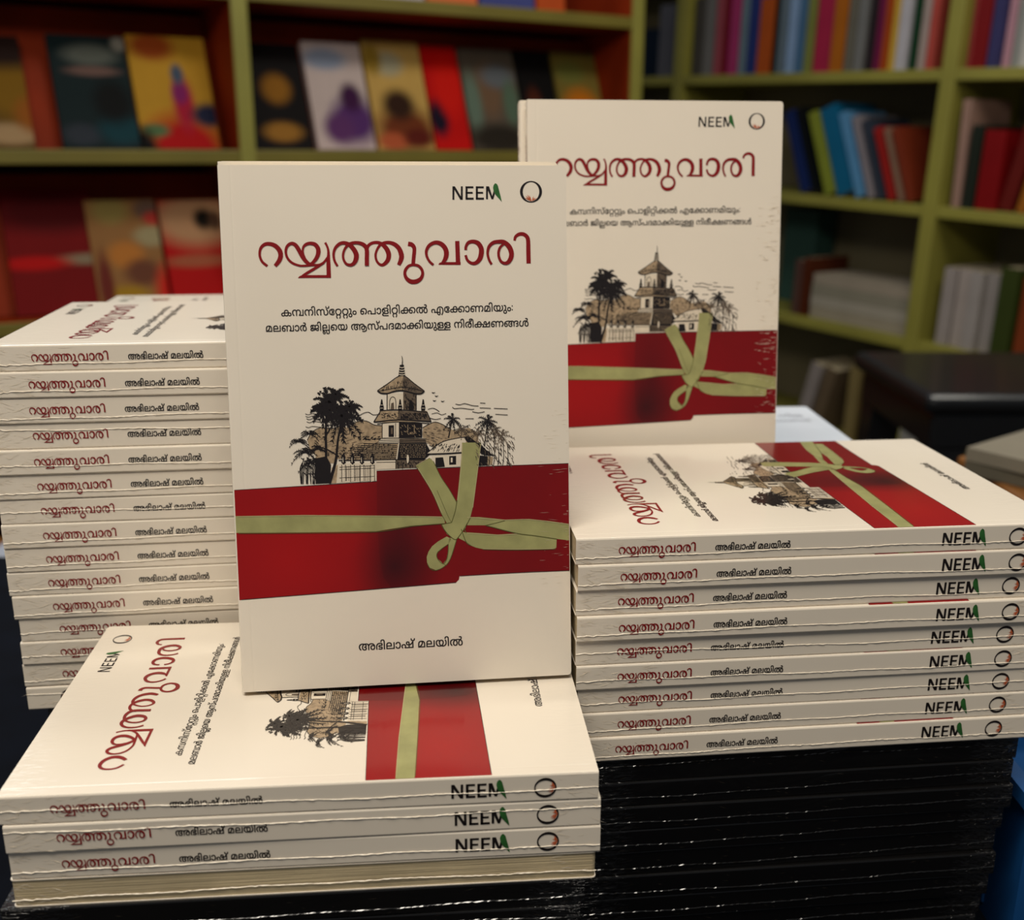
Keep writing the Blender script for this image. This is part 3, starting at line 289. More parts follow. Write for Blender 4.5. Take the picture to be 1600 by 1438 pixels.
220:674|341,566 *415,566 *526,524 *599,450 *635,351 635,295 *635,229 *593,126 *521,49 474,21 425,83 *458,102 *513,158 *546,236 546,286 *546,347 *498,441 *405,494 338,494 *272,494 *178,439 *128,345 128,287 *128,214 *194,113 250,81 200,21 *157,44 *84,119 *39,225 39,292 *39,350 *78,450 *155,524 *268,566|338,55 *411,55 *508,0 *557,-90 557,-145 *557,-211 *498,-304 454,-337 404,-284 *437,-263 *477,-197 477,-154 *477,-113 *445,-49 *383,-12 338,-12 *271,-12 *198,-94 198,-151 *198,-196 *234,-259 270,-284 220,-337 *181,-308 *118,-217 118,-147 *118,-92 *168,0 *266,55
222:859|305,566 *365,566 *454,536 483,507 *515,476 *544,383 544,322 544,222 149,222 149,70 703,70 703,554 788,554 788,0 529,0 *504,0 *449,2 419,4 192,4 *163,2 *111,0 86,0 63,0 63,313 *63,387 *96,475 126,504 *158,535 *247,566|304,496 *223,496 *149,413 149,321 149,292 458,292 458,320 *458,415 *384,496|602,-337 *559,-337 *497,-315 474,-292 *453,-272 *429,-204 429,-153 429,-152 *429,-111 *413,-51 395,-32 *380,-17 *334,0 300,0 *262,0 *199,-28 *159,-83 153,-122 *152,-130 *151,-150 151,-165 *151,-207 *172,-256 *207,-277 226,-277 *259,-277 *292,-244 292,-210 *292,-178 *257,-144 228,-144 *197,-144 *144,-174 123,-197 110,-148 *134,-122 *202,-84 240,-84 *299,-84 *363,-155 363,-210 *363,-266 *292,-337 224,-337 *157,-337 *79,-241 79,-159 *79,-110 *111,-32 *169,24 *248,53 295,53 *328,53 *383,44 *428,27 445,14 *466,-1 *494,-43 *508,-103 508,-145 508,-148 *508,-180 *517,-227 530,-241 *540,-254 *575,-270 602,-270 *652,-270 *710,-208 710,-153 *710,-100 *668,-23 635,3 681,54 *728,16 *788,-80 788,-148 *788,-203 *745,-288 *662,-337
223:1431|398,496 *340,496 *248,476 *179,440 *133,395 122,369 *121,365 *124,354 123,351 *120,340 *117,320 117,312 *117,250 *162,183 209,183 *254,183 *295,235 295,270 *295,292 *279,328 *243,350 214,350 *168,350 *109,298 89,271 66,329 *82,349 *129,389 *191,416 229,416 *281,416 *347,375 *378,309 378,270 *378,230 *342,159 *268,115 210,115 *159,115 *82,161 *40,250 40,313 *40,367 *87,460 *179,528 *313,566 399,566 *494,566 *615,529 *673,456 673,402 *673,368 *646,313 *588,274 541,263 447,279 447,310 454,310 *489,310 *537,318 554,331 *572,345 *586,375 586,396 *586,427 *549,471 *467,496|685,144 *685,113 *662,60 641,42 *625,28 *583,9 *521,0 473,0 261,0 *220,0 *178,-6 166,-13 *150,-20 *136,-46 136,-62 *136,-77 *146,-102 159,-110 *172,-119 *217,-129 259,-129 867,-129 979,-201 255,-201 *203,-201 *131,-185 106,-170 *78,-153 *50,-101 50,-68 *50,-33 *75,22 103,40 *117,50 *153,63 *203,70 238,70 465,70 *506,70 *559,80 574,93 *586,103 *598,132 598,154 *598,174 *582,206 565,218 *550,228 *505,240 466,240 447,240 447,293 552,285 *621,272 *685,196|1105,496 *1047,496 *955,476 *886,440 *840,395 829,369 *828,365 *831,354 830,351 *827,340 *824,320 824,312 *824,250 *869,183 916,183 *961,183 *1002,235 1002,270 *1002,292 *986,328 *950,350 921,350 *875,350 *816,298 796,271 773,329 *789,349 *836,389 *898,416 936,416 *988,416 *1054,375 *1085,309 1085,270 *1085,230 *1049,159 *975,115 917,115 *866,115 *789,161 *747,250 747,313 *747,367 *794,460 *886,528 *1020,566 1106,566 *1201,566 *1322,529 *1380,456 1380,402 *1380,368 *1353,313 *1295,274 1248,263 1154,279 1154,310 1161,310 *1196,310 *1244,318 1261,331 *1279,345 *1293,375 1293,396 *1293,427 *1256,471 *1174,496|1392,144 *1392,113 *1369,60 1348,42 *1332,28 *1290,9 *1228,0 1180,0 968,0 *927,0 *885,-6 873,-13 *857,-20 *843,-46 843,-62 *843,-77 *853,-102 866,-110 *879,-119 *924,-129 966,-129 1374,-129 1374,-201 962,-201 *928,-201 *878,-194 *840,-180 823,-170 *795,-153 *757,-101 757,-68 *757,-33 *782,22 810,40 *824,50 *860,63 *910,70 945,70 1172,70 *1213,70 *1266,80 1281,93 *1293,103 *1305,132 1305,154 *1305,174 *1289,206 1272,218 *1257,228 *1212,240 1173,240 1154,240 1154,293 1259,285 *1328,272 *1392,196
"""
def load_glyphs():
    G = {}
    for line in GLYPHS.strip().split('\n'):
        k, rest = line.split(':')
        parts = rest.split('|')
        adv = int(parts[0]); loops = []
        for c in parts[1:]:
            pts = []
            for t in c.split(' '):
                off = t[0] == '*'
                x, y = (t[1:] if off else t).split(',')
                pts.append((float(x), float(y), not off))
            ex_ = []
            n = len(pts)
            for i in range(n):              # put in the implied on-curve points
                a, b_ = pts[i], pts[(i + 1) % n]
                ex_.append(a)
                if not a[2] and not b_[2]: ex_.append(((a[0] + b_[0]) / 2, (a[1] + b_[1]) / 2, True))
            s0 = next(i for i, p in enumerate(ex_) if p[2])
            ex_ = ex_[s0:] + ex_[:s0]
            out = []; i = 0; n = len(ex_)
            while i < n:
                a = ex_[i]; b_ = ex_[(i + 1) % n]
                if b_[2]: out.append(a[:2]); i += 1
                else:
                    c_ = ex_[(i + 2) % n]
                    for q in (0, 1 / 3, 2 / 3):
                        out.append(((1-q)**2*a[0] + 2*q*(1-q)*b_[0] + q*q*c_[0], (1-q)**2*a[1] + 2*q*(1-q)*b_[1] + q*q*c_[1]))
                    i += 2
            loops.append(out)
        vs = []; es = []
        for lp in loops:
            s = len(vs); vs += lp; es += [(s + i, s + (i + 1) % len(lp)) for i in range(len(lp))]
        r = delaunay_2d_cdt([Vector(p) for p in vs], es, [], 0, 1e-4)
        V = np.array([tuple(p) for p in r[0]]); tris = [tuple(f) for f in r[2]]
        C = np.array([V[list(f)].mean(0) for f in tris])
        w = np.zeros(len(C))
        for lp in loops:
            A = np.array(lp); B = np.roll(A, -1, 0)
            for (x1, y1), (x2, y2) in zip(A, B):
                side = (x2 - x1) * (C[:, 1] - y1) - (C[:, 0] - x1) * (y2 - y1)
                w += ((y1 <= C[:, 1]) & (y2 > C[:, 1]) & (side > 0)).astype(int) - ((y1 > C[:, 1]) & (y2 <= C[:, 1]) & (side < 0)).astype(int)
        G[int(k)] = (adv, V, [f for f, q in zip(tris, w) if abs(q) > 0.5])
    return G
GL = load_glyphs()
SUB1 = [23, 216, 42, 65, 58, 77, 72, 220, 220, 67, 6, -1, 71, 44, 64, 53, 65, 220, 65, 163, 119, -1, 17, 72, 163, 64, 37, 48, 65, 49, 67, 6, -2]
SUB2 = [48, 52, 46, 64, 118, -1, 30, 65, 222, 71, 49, -1, 10, 58, 77, 44, 40, 48, 64, 163, 65, 49, 67, 223, -1, 42, 65, 50, 66, 167, 37, 175, 120]
AUTH = [9, 47, 65, 52, 64, 57, 77, -1, 48, 52, 49, 65, 119]
def bold(polys, dx, dy):
    return [[(x + a * dx, y + b * dy) for x, y in p] for a, b in ((0, 0), (1, 0), (0, 1), (1, 1)) for p in polys]

def text_polys(ids, width, hscale=1.0):
    """flat polygons of a line of letters, scaled to a total width; y up from the baseline"""
    x = 0; out = []
    for i in ids:
        if i == -1: x += 300; continue
        if i == -2:
            for yy in (120, 470): out.append([(x + 90 + 50 * math.cos(a * PI / 4), yy + 50 * math.sin(a * PI / 4)) for a in range(8)])
            x += 260; continue
        adv, V, F = GL[i]
        dx = x - (40 if i in (65, 66) else 0) * 0
        for f in F: out.append([(V[k][0] + dx, V[k][1]) for k in f])
        x += adv
    s = width / x
    return [[(px * s, py * s * hscale) for px, py in p] for p in out]

# ------------------------------------------------------------------ the title, drawn stroke by stroke with a broad pen
TA = [  # read at 7.11 px per unit from (395,350)
 [(178,520,28),(120,470,28),(94,400,28),(105,325,32),(150,282,38),(210,277,42),(268,300,48),(312,350,52),(324,405,52),(310,455,50),(285,492,44),(262,518,38)],
 [(690,510,20),(640,512,24),(590,516,24),(530,514,24),(450,484,26),(398,430,27),(380,360,28),(396,302,32),(440,272,36),(485,288,42),(522,340,46),(560,410,46),(600,465,42),(645,500,34),(700,508,24),(755,502,22),(800,476,24),(835,430,24)],
 [(590,430,20),(568,370,22),(572,315,26),(602,282,32),(650,270,36),(700,282,42),(733,325,48),(736,380,48),(716,432,42),(680,478,34),(645,500,24)],
 [(812,262,26),(832,300,24),(846,345,26),(849,395,32),(847,440,40),(849,520,46),(853,646,48)],
 [(515,650,4),(560,636,28),(700,634,30),(875,634,30)],
 [(530,646,10),(600,604,28),(700,545,30),(800,484,22)],
 [(948,520,26),(915,460,26),(905,385,28),(925,320,32),(970,277,36),(1020,265,38),(1075,284,44),(1122,330,50),(1153,390,54),(1150,445,52),(1128,488,42),(1090,508,34),(1045,495,28),(1016,450,26),(1009,400,26),(1022,345,26),(1055,295,30),(1100,270,34),(1160,263,34),(1215,275,40),(1255,305,44),(1270,350,46),(1270,430,46),(1270,517,46)],
 [(1268,360,42),(1278,310,36),(1308,278,34),(1350,263,34),(1400,264,36),(1450,290,44),(1492,340,52),(1511,400,52),(1497,460,48),(1450,505,36),(1410,500,28),(1377,460,26),(1366,400,26),(1380,345,26),(1415,290,30),(1460,266,34),(1520,263,38),(1580,285,46),(1625,330,50),(1650,400,54),(1645,450,50),(1620,508,38)],
]
TB = [  # read at 6.957 px per unit from (610,350)
 [(190,270,48),(228,278,46),(254,308,42),(257,350,40),(250,420,40),(245,488,40)],
 [(250,494,28),(200,506,30),(165,545,32),(155,590,32),(172,638,38),(210,670,46),(250,678,48),(292,668,46),(330,638,38),(347,590,32),(335,542,31),(300,506,30),(250,494,28)],
 [(462,496,26),(420,458,26),(390,400,28),(388,340,32),(420,285,36),(480,256,40),(540,268,46),(585,312,50),(602,370,52),(590,430,46),(555,478,24)],
 [(518,494,4),(545,482,26),(640,481,30),(755,481,30)], [(718,240,46),(728,495,48)],
 [(810,336,30),(812,300,30),(838,258,36),(888,245,40),(942,264,48),(974,315,52),(977,370,54),(960,432,50),(920,474,40),(872,477,32),(828,445,28),(808,392,28)],
 [(1088,490,26),(1060,440,26),(1045,370,28),(1060,300,34),(1105,258,38),(1160,247,40),(1220,252,46),(1275,300,52),(1300,365,52),(1295,420,50),(1265,468,42),(1225,478,32),(1186,455,28),(1164,400,28),(1165,345,28),(1185,300,26),(1222,270,22)],
 [(1335,236,26),(1345,195,32),(1385,167,38),(1430,167,40),(1465,192,42),(1480,235,44),(1483,350,46),(1486,480,46)],
]
# the front cover print was measured off its drawing; this maps those measures (x, y) onto the cover in mm (u from spine, v from head)
src = [(342, 267), (881, 268), (381, 1083), (891, 1056)]; dst = [(0, 0), (140, 0), (0, 216), (140, 216)]
A_ = []
for (x, y), (u, v) in zip(src, dst):
    A_.append([x, y, 1, 0, 0, 0, -u*x, -u*y, -u]); A_.append([0, 0, 0, x, y, 1, -v*x, -v*y, -v])
H_ = np.linalg.svd(np.array(A_, float))[2][-1].reshape(3, 3)
def uv(x, y):
    q = H_ @ np.array([x, y, 1.0]); return (min(max(q[0] / q[2], 0.7), 139.7), q[1] / q[2])

T_BOOK = 11.81   # mm thickness
LEN, WID = 216.0, 140.0

class Print(Mesh):
    """flat print; front cover coordinates (u, v) mm become book-local (v, u, t+lift)"""
    def __init__(s, t=T_BOOK): super().__init__(); s.t = t
    def poly(s, pts, m, lift=0.10):
        s.face([(v * MM, u * MM, (s.t + lift) * MM) for u, v in pts], m)
    def px(s, pts, m, lift=0.10): s.poly([uv(*p) for p in pts], m, lift)
    def strokes_px(s, pts, m, org, k, lift=0.14, sub=6, smooth=True):
        s.n = getattr(s, 'n', 0) + 1
        for j, q in enumerate(stroke(pts, sub, smooth)):
            lift += .0004
            s.px([(org[0] + a[0] / k, org[1] + a[1] / k) for a in q], m, lift + .0012 * (s.n % 30))

LIFTS = []
def title_polys():
    out = []; n = 0
    for S, org, k in ((TA, (395, 350), 7.111), (TB, (610, 350), 6.957)):
        for st in S:
            n += 1
            for j, q in enumerate(stroke(st)):
                LIFTS.append(.10 + .035 * (n % 4) + .0005 * j)
                out.append([uv(org[0] + a[0] / k, org[1] + a[1] / k) for a in q])
    return out
TITLE = title_polys()

NEEM_W = 21.0
def neem_polys():
    """N E E M (its right leg is a leaf): polygons in a box 0..860 x 0..200 (y down)"""
    K = []
    def bar(x0, y0, x1, y1): K.append([(x0, y0), (x1, y0), (x1, y1), (x0, y1)])
    bar(148, 190, 176, 382); bar(270, 190, 298, 382); K.append([(148, 190), (184, 190), (298, 382), (262, 382)])
    for x in (338, 488):
        bar(x, 190, x + 30, 382); bar(x, 190, x + 115, 216); bar(x, 270, x + 105, 295); bar(x, 354, x + 118, 382)
    bar(636, 190, 664, 375); K.append([(640, 190), (680, 190), (742, 375), (716, 375)]); K.append([(716, 375), (742, 375), (765, 300), (745, 260)])
    leaf = [(770, 145), (748, 170), (738, 205), (746, 260), (775, 310), (820, 360), (865, 412), (850, 340), (828, 260), (808, 180), (792, 155)]
    ring = []
    cx, cy = 1290, 268
    for i in range(40):
        a, b_ = 2 * PI * i / 40, 2 * PI * (i + 1) / 40
        ring.append([(cx + 160 * math.cos(a), cy + 156 * math.sin(a)), (cx + 160 * math.cos(b_), cy + 156 * math.sin(b_)),
                     (cx + 120 * math.cos(b_), cy + 142 * math.sin(b_)), (cx + 120 * math.cos(a), cy + 142 * math.sin(a))])
    fl = []
    for tx, ty, w in ((1196, 352, 15), (1206, 322, 15), (1232, 304, 14), (1262, 312, 12), (1330, 330, 13), (1352, 352, 14), (1388, 356, 12)):
        dx, dy = tx - 1300, ty - 404; L = math.hypot(dx, dy); nx, ny = -dy / L * w * .42, dx / L * w * .42
        fl.append([(1300, 408), (1300 + dx * .55 + nx, 404 + dy * .55 + ny), (tx, ty), (1300 + dx * .55 - nx, 404 + dy * .55 - ny)])
    return K, leaf, ring, fl

def add_logo(P, fn, dark):
    K, leaf, ring, fl = neem_polys()
    for p in K + ring: P.face([fn(*q) for q in p], dark)
    P.face([fn(x, y, 1) for x, y in leaf], M['leaf'])
    for k, p in enumerate(fl): P.face([fn(x, y, 1 + .25 * k) for x, y in p], M['orange'])

# ---- front cover prints (mesh data shared by every copy)
def make_front_prints():
    R = {}
    P = Print()
    for p, lf in zip(TITLE, LIFTS): P.poly(p, M['title_red'], lf)
    R['title_lettering'] = P.data('title_lettering')
    P = Print()
    # two lines of subtitle: baselines run between measured points
    for ids, a, b_, hs in ((SUB1, (441, 500.5), (801, 492.5), 1.06), (SUB2, (417, 524.5), (824, 516), 1.06)):
        A, B = np.array(uv(*a)), np.array(uv(*b_)); d = B - A; L = np.hypot(*d); d /= L; n = np.array([d[1], -d[0]])
        for p in bold(text_polys(ids, L, hs), .07, .05): P.poly([tuple(A + d * x + n * y) for x, y in p], M['ink'], 0.12 + .0000012 * len(P.f))
    R['subtitle_lettering'] = P.data('subtitle_lettering')
    P = Print()
    A, B = np.array(uv(561, 1018)), np.array(uv(723, 1010)); d = B - A; L = np.hypot(*d); d /= L; n = np.array([d[1], -d[0]])
    for p in bold(text_polys(AUTH, L, 1.05), .10, .08): P.poly([tuple(A + d * x + n * y) for x, y in p], M['ink'], 0.12 + .0000012 * len(P.f))
    R['author_lettering'] = P.data('author_lettering')
    P = Print()
    add_logo(P, lambda x, y, l=0: (lambda q: (q[1] * MM, q[0] * MM, (T_BOOK + 0.12 + 0.04 * l) * MM))(uv(690 + x / 9.41, 280 + y / 9.41)), M['ink'])
    R['publisher_logo'] = P.data('publisher_logo')
    # red folder
    P = Print()
    P.px([(366, 769.5), (430, 765.8), (480, 762.6), (540, 759.2), (589, 756), (589, 739.8), (640, 737.2), (700, 735), (780, 731.5), (840, 729.8), (887, 728.4),
          (889.8, 894.3), (830, 896), (770, 899.5), (717.5, 902.5), (716.5, 908), (712, 912.8), (650, 917.5), (560, 925), (470, 932.5), (375, 939.8)], M['red'], 0.08)
    P.px([(589, 740), (640, 737.2), (700, 735), (780, 731.5), (840, 729.8), (887, 728.4), (889.8, 894.2), (830, 896), (770, 899.5), (717.5, 902.5), (716.5, 908), (712, 912.6), (650, 917.3), (612, 920.4), (600, 905), (593, 870), (590, 820)], M['red_flap'], 0.10)
    for a in ([(369, 769.3, .7), (480, 762.8, .9), (589, 756, .8)], [(589, 739.8, .8), (700, 735, .8), (887, 728.4, .9)], [(380, 939, .9), (560, 925, .9), (712, 912.6, .9)], [(718, 902.6, .8), (800, 898, .8), (889, 894.3, .8)]):
        P.strokes_px(a, M['ink'], (0, 0), 1, 0.115, 3)
    R['red_band'] = P.data('red_band')
    # ribbon
    P = Print()
    Z = lambda pts: [(600 + x / 5.333, 680 + y / 5.333) for x, y in pts]
    rb = M['ribbon']
    P.px([(368, 809.6), (477.5, 807.8), (595.5, 808.9), (693, 810.4), (695, 820.7), (643, 824.6), (588, 833.2), (480, 834.8), (368, 835.6)], rb, 0.14)
    P.px(Z([(690,700),(790,700),(1000,722),(1200,716),(1380,735),(1528,757),(1530,893),(1380,876),(1250,852),(1100,835),(960,802),(840,768),(690,768)]), rb, 0.14)
    P.px(Z([(620,800),(660,825),(780,832),(940,845),(1100,835),(1250,855),(1428,885),(1425,955),(1400,966),(1100,970),(820,965),(760,952),(720,935),(680,905),(620,875)]), rb, 0.16)
    P.px(Z([(520,860),(450,900),(400,940),(370,985),(355,1030),(358,1075),(380,1118),(430,1138),(480,1122),(510,1100),(490,1086),(470,1065),(445,1045),(436,1020),(445,985),(480,960),(530,925),(560,880)]), rb, 0.18)
    P.px(Z([(540,870),(600,880),(575,980),(550,1045),(520,1098),(490,1086),(518,1050),(528,1000),(534,925)]), rb, 0.18)
    P.px(Z([(265,278),(378,210),(410,240),(470,365),(540,470),(600,570),(590,650),(570,745),(520,752),(470,660),(390,480),(320,370)]), rb, 0.18)
    P.px(Z([(645,85),(803,85),(770,350),(735,620),(715,700),(680,770),(640,830),(600,880),(560,745),(590,650),(605,560),(622,400),(640,200)]), rb, 0.20)
    P.px(Z([(480,760),(560,745),(690,745),(675,790),(650,820),(600,885),(570,880),(520,838)]), rb, 0.22)
    ln, sv = M['ribbon_line'], M['ribbon_edge']
    def zl(pts, m=ln, w=6, lift=0.24): P.strokes_px([(x, y, w) for x, y in pts], m, (600, 680), 5.333, lift, 4)
    zl([(475,765),(520,830),(575,880),(600,885)]); zl([(600,885),(650,820),(690,750)]); zl([(480,760),(560,745)]); zl([(560,745),(590,650),(605,560)])
    zl([(520,752),(470,660),(390,480),(265,278)], w=4); zl([(410,240),(470,365),(540,470),(600,575)], w=5); zl([(560,745),(530,690),(440,480)], w=3)
    zl([(640,800),(680,905),(720,935)]); zl([(680,830),(665,800)]); zl([(840,768),(1100,835),(1250,855),(1430,882)], w=6); zl([(1000,730),(900,755),(840,768)], w=4)
    zl([(530,925),(480,960),(440,1000),(445,1045),(490,1086),(518,1050),(530,1000),(534,925)], w=5); zl([(360,1085),(385,1125),(430,1140),(500,1108),(550,1045),(600,890)], w=5)
    zl([(715,705),(680,770),(660,800)], w=5); zl([(820,968),(1100,973),(1420,966)], w=4)
    zl([(268,272),(378,210)], sv, 4); zl([(612,560),(628,400),(645,200),(648,92)], sv, 4); zl([(735,620),(770,350),(800,100)], sv, 4); zl([(690,702),(1000,724),(1200,720),(1528,760)], sv, 4)
    zl([(690,832),(940,848),(1100,840)], sv, 4); zl([(820,962),(1100,966),(1400,961)], sv, 4); zl([(275,285),(400,490),(480,665)], sv, 4)
    P.strokes_px([(374, 810.4, .8), (477.5, 808.6, .8), (595.5, 809.6, .8), (690, 811.2, .8)], sv, (0, 0), 1, 0.24, 3)
    P.strokes_px([(375.5, 836.2, .9), (480, 835.6, .9), (588, 834, .9), (643, 825.4, .9), (693, 821.5, .9)], ln, (0, 0), 1, 0.24, 3)
    R['printed_ribbon'] = P.data('printed_ribbon')
    R['temple_drawing'] = make_drawing()
    return R

def make_drawing():
    """the engraving of the temple tower, palms and hut; drawn at 4.2105 px per unit from (440,540)"""
    P = Print()
    rnd = random.Random(4)
    org, k = (440, 540), 4.2105
    ink, mid, wash, white = M['ink'], M['ink_mid'], M['ink_wash'], M['ink_white']
    def L(pts, w=5, m=ink, lift=0.20, sub=3, smooth=True): P.strokes_px([(p[0], p[1], p[2] if len(p) > 2 else w) for p in pts], m, org, k, lift, sub, smooth)
    def F(pts, m, lift=0.14): P.px([(org[0] + x / k, org[1] + y / k) for x, y in pts], m, lift)
    def hatch(x0, y0, x1, y1, n, dx, dy, w=3, m=ink, lift=0.2):
        for _ in range(n):
            x, y = rnd.uniform(x0, x1), rnd.uniform(y0, y1); q = rnd.uniform(.5, 1.2)
            L([(x, y, w), (x + dx * q / 2, y + dy * q / 2 + rnd.uniform(-2, 2), w), (x + dx * q, y + dy * q, w * .4)], m=m, lift=lift, sub=1)
    # hills
    F([(175,640),(205,590),(260,558),(330,565),(400,545),(440,560),(500,520),(560,515),(610,540),(665,545),(665,640),(560,700),(430,760),(300,770),(200,720)], wash, 0.10)
    F([(925,600),(930,560),(970,535),(1010,522),(1060,540),(1085,560),(1140,580),(1230,560),(1290,600),(1290,690),(1000,690),(930,640)], wash, 0.10)
    hatch(190, 580, 660, 740, 120, 26, -8, 3.4, mid, 0.12); hatch(935, 550, 1090, 680, 60, 22, 6, 3.4, mid, 0.12)
    L([(175,640),(205,590),(260,558),(330,565),(400,545),(500,520),(560,515),(610,540),(660,545)], 4); L([(925,560),(970,535),(1010,522),(1060,540),(1100,565)], 4)
    # clouds and birds
    for y in (468, 484, 500, 520, 552):
        x = 160 + rnd.uniform(0, 14); L([(x, y), (x + 20, y + 6), (x + 45, y - 2), (x + rnd.uniform(60, 110), y + 4)], 3.5)
    L([(500,490),(540,465),(575,458),(605,475),(650,470)], 4); L([(960,440),(990,432),(1015,440),(1035,455)], 4); L([(985,470),(1020,462),(1050,475),(1080,466)], 3.5)
    for pts in ([(1120,425),(1135,435),(1180,432),(1240,440),(1262,438)], [(1140,405),(1170,410),(1200,402),(1250,415),(1290,418)], [(1250,455),(1290,462),(1330,455)], [(1298,430),(1370,433)], [(1390,433),(1480,437)], [(1400,472),(1480,476)], [(1300,398),(1335,400)], [(1205,500),(1260,500)], [(970,495),(1010,505),(1045,498)]):
        L(pts, 4)
    for x, y in ((985,330),(1005,352),(992,382),(1045,386)):
        L([(x,y-2,2),(x+10,y+3,6),(x+24,y-1,2)])
    # tower: finial, rings, conical roof
    L([(790,92,3),(795,120,5),(792,160,7)]); F([(778,150),(804,150),(812,222),(768,222)], ink, 0.16)
    for i, y in enumerate((165, 182, 198, 212)): L([(776-i*2,y,4),(792,y+4,5),(808+i*2,y,4)], m=white, lift=0.22)
    F([(632,318),(650,302),(700,272),(740,250),(770,224),(812,224),(850,258),(900,290),(938,320),(915,336),(870,338),(800,322),(740,322),(680,336),(650,332)], wash, 0.14)
    F([(800,224),(812,224),(850,258),(900,290),(938,320),(915,336),(870,338),(830,325),(800,305),(795,260)], mid, 0.16)
    hatch(660, 285, 900, 310, 60, 3, 14, 3); hatch(750, 240, 840, 290, 40, 2, 16, 3)
    L([(632,318),(700,272),(770,224),(812,224),(870,270),(938,320)], 5); L([(632,318),(655,334),(700,336),(745,322),(800,318),(870,336),(915,338),(938,320)], 9)
    L([(640,322),(700,310),(790,296),(870,306),(930,322)], 4)
    # drum
    F([(695,335),(885,335),(885,445),(695,445)], white, 0.12); F([(800,325),(885,338),(885,445),(800,445)], mid, 0.14)
    F([(838,395),(850,375),(865,395),(868,445),(836,445)], ink, 0.16); hatch(803, 335, 882, 430, 50, 3, 16, 4)
    L([(695,335),(695,445)], 6, smooth=False); L([(884,335),(884,445)], 6, smooth=False)
    L([(712,440),(712,385),(725,360),(745,365),(752,395),(752,440)], 4); F([(718,440),(722,400),(738,395),(742,440)], mid, 0.16)
    for x in (660, 780, 930):
        F([(x-4,375),(x+4,375),(x+8,405),(x+14,425),(x+12,450),(x-12,450),(x-14,425),(x-8,405)], ink, 0.18); L([(x-8,412),(x+8,412)], 3, white, 0.22); L([(x-9,432),(x+9,432)], 3, white, 0.22)
    # first cornice roof
    F([(650,450),(955,450),(980,520),(610,525)], wash, 0.14); F([(770,450),(950,452),(980,520),(775,508)], mid, 0.16)
    L([(645,450),(770,442),(955,458)], 6); L([(608,522),(640,520),(772,508),(982,520)], 8); L([(650,455),(608,522)], 6); L([(955,458),(982,520)], 6); L([(770,445),(772,510)], 4)
    hatch(650, 462, 765, 500, 46, 10, 2, 3.5); hatch(780, 462, 950, 500, 120, 5, 12, 5)
    L([(630,535),(772,522),(970,532)], 5)
    # body
    F([(662,530),(772,525),(772,625),(662,625)], white, 0.14); F([(772,525),(922,530),(922,625),(772,625)], ink, 0.14)
    F([(705,545),(740,543),(740,620),(705,620)], ink, 0.16); F([(720,560),(732,560),(732,600),(720,600)], mid, 0.18)
    for _ in range(26):
        x, y = rnd.uniform(780, 915), rnd.uniform(535, 615); L([(x,y),(x+8,y+8)], 3, wash, 0.18, 1)
    L([(830,540),(830,600),(872,600),(872,540)], 4, wash, 0.2, smooth=False)
    L([(663,530),(663,625)], 5, smooth=False); L([(750,530),(750,620)], 4, smooth=False); L([(921,530),(921,625)], 5, smooth=False)
    F([(645,628),(945,628),(950,660),(640,660)], white, 0.16); F([(775,632),(945,632),(950,660),(775,660)], mid, 0.17)
    for y in (628, 640, 652, 662): L([(640,y+2),(775,y),(950,y+4)], 4)
    # tiled roofs
    F([(560,640),(640,650),(770,662),(752,765),(600,770),(420,770),(470,710),(520,650)], wash, 0.13); F([(775,662),(950,662),(985,725),(940,765),(762,765)], ink, 0.14)
    for j in range(8):
        y = 662 + j * 13; x = 540 - j * 15 if j < 8 else 430
        L([(max(430, x), y), (640, y + 3), (762 - j, y + 1)], 4.5)
        for i in range(11):
            xx = rnd.uniform(max(435, x), 750); L([(xx, y), (xx - 3, y + 12)], 3, sub=1)
    for j in range(7):
        y = 672 + j * 13
        for i in range(13):
            xx = 782 + i * 13 + rnd.uniform(-4, 4); L([(xx, y), (xx + 8, y + rnd.uniform(-2, 2))], 3.2, wash, 0.2, 1)
    L([(772,662),(758,765)], 6, white, 0.22, 1); L([(640,650),(430,770)], 3)
    # base wall
    F([(625,770),(752,768),(752,826),(625,832)], white, 0.14); F([(752,768),(940,765),(1050,760),(1050,815),(752,826)], mid, 0.13)
    L([(380,772),(620,768),(752,766),(940,768)], 7); L([(752,770),(752,826)], 4, smooth=False); L([(625,785),(752,783)], 3); hatch(760, 775, 900, 815, 60, 3, 14, 4)
    L([(828,735,5),(830,748,13),(830,770,14),(829,790,6)], m=white, lift=0.22)
    # hut
    F([(948,730),(1040,660),(1090,640),(1200,620),(1210,650),(1180,720),(1080,725)], white, 0.15)
    F([(1190,622),(1230,622),(1270,655),(1390,742),(1330,740),(1250,690)], ink, 0.15)
    L([(948,730),(1000,688),(1040,660),(1090,640),(1200,620),(1235,625)], 5); L([(948,732),(1080,728),(1180,722)], 9); L([(1235,625),(1290,668),(1388,744)], 6)
    hatch(990, 660, 1170, 705, 60, -9, 16, 3.5)
    F([(985,745),(1180,730),(1180,812),(985,822)], white, 0.14); F([(1100,745),(1145,743),(1145,800),(1100,802)], ink, 0.16); F([(1010,755),(1060,752),(1072,815),(1010,820)], ink, 0.16)
    F([(1110,755),(1122,755),(1122,785),(1110,785)], white, 0.18); F([(1290,740),(1350,745),(1350,805),(1290,808)], ink, 0.16); F([(1350,745),(1385,750),(1380,800),(1350,805)], wash, 0.15)
    # balustrade
    F([(370,795),(620,785),(625,832),(625,905),(340,922),(340,840)], white, 0.12); F([(335,820),(375,800),(365,920),(325,922)], wash, 0.14)
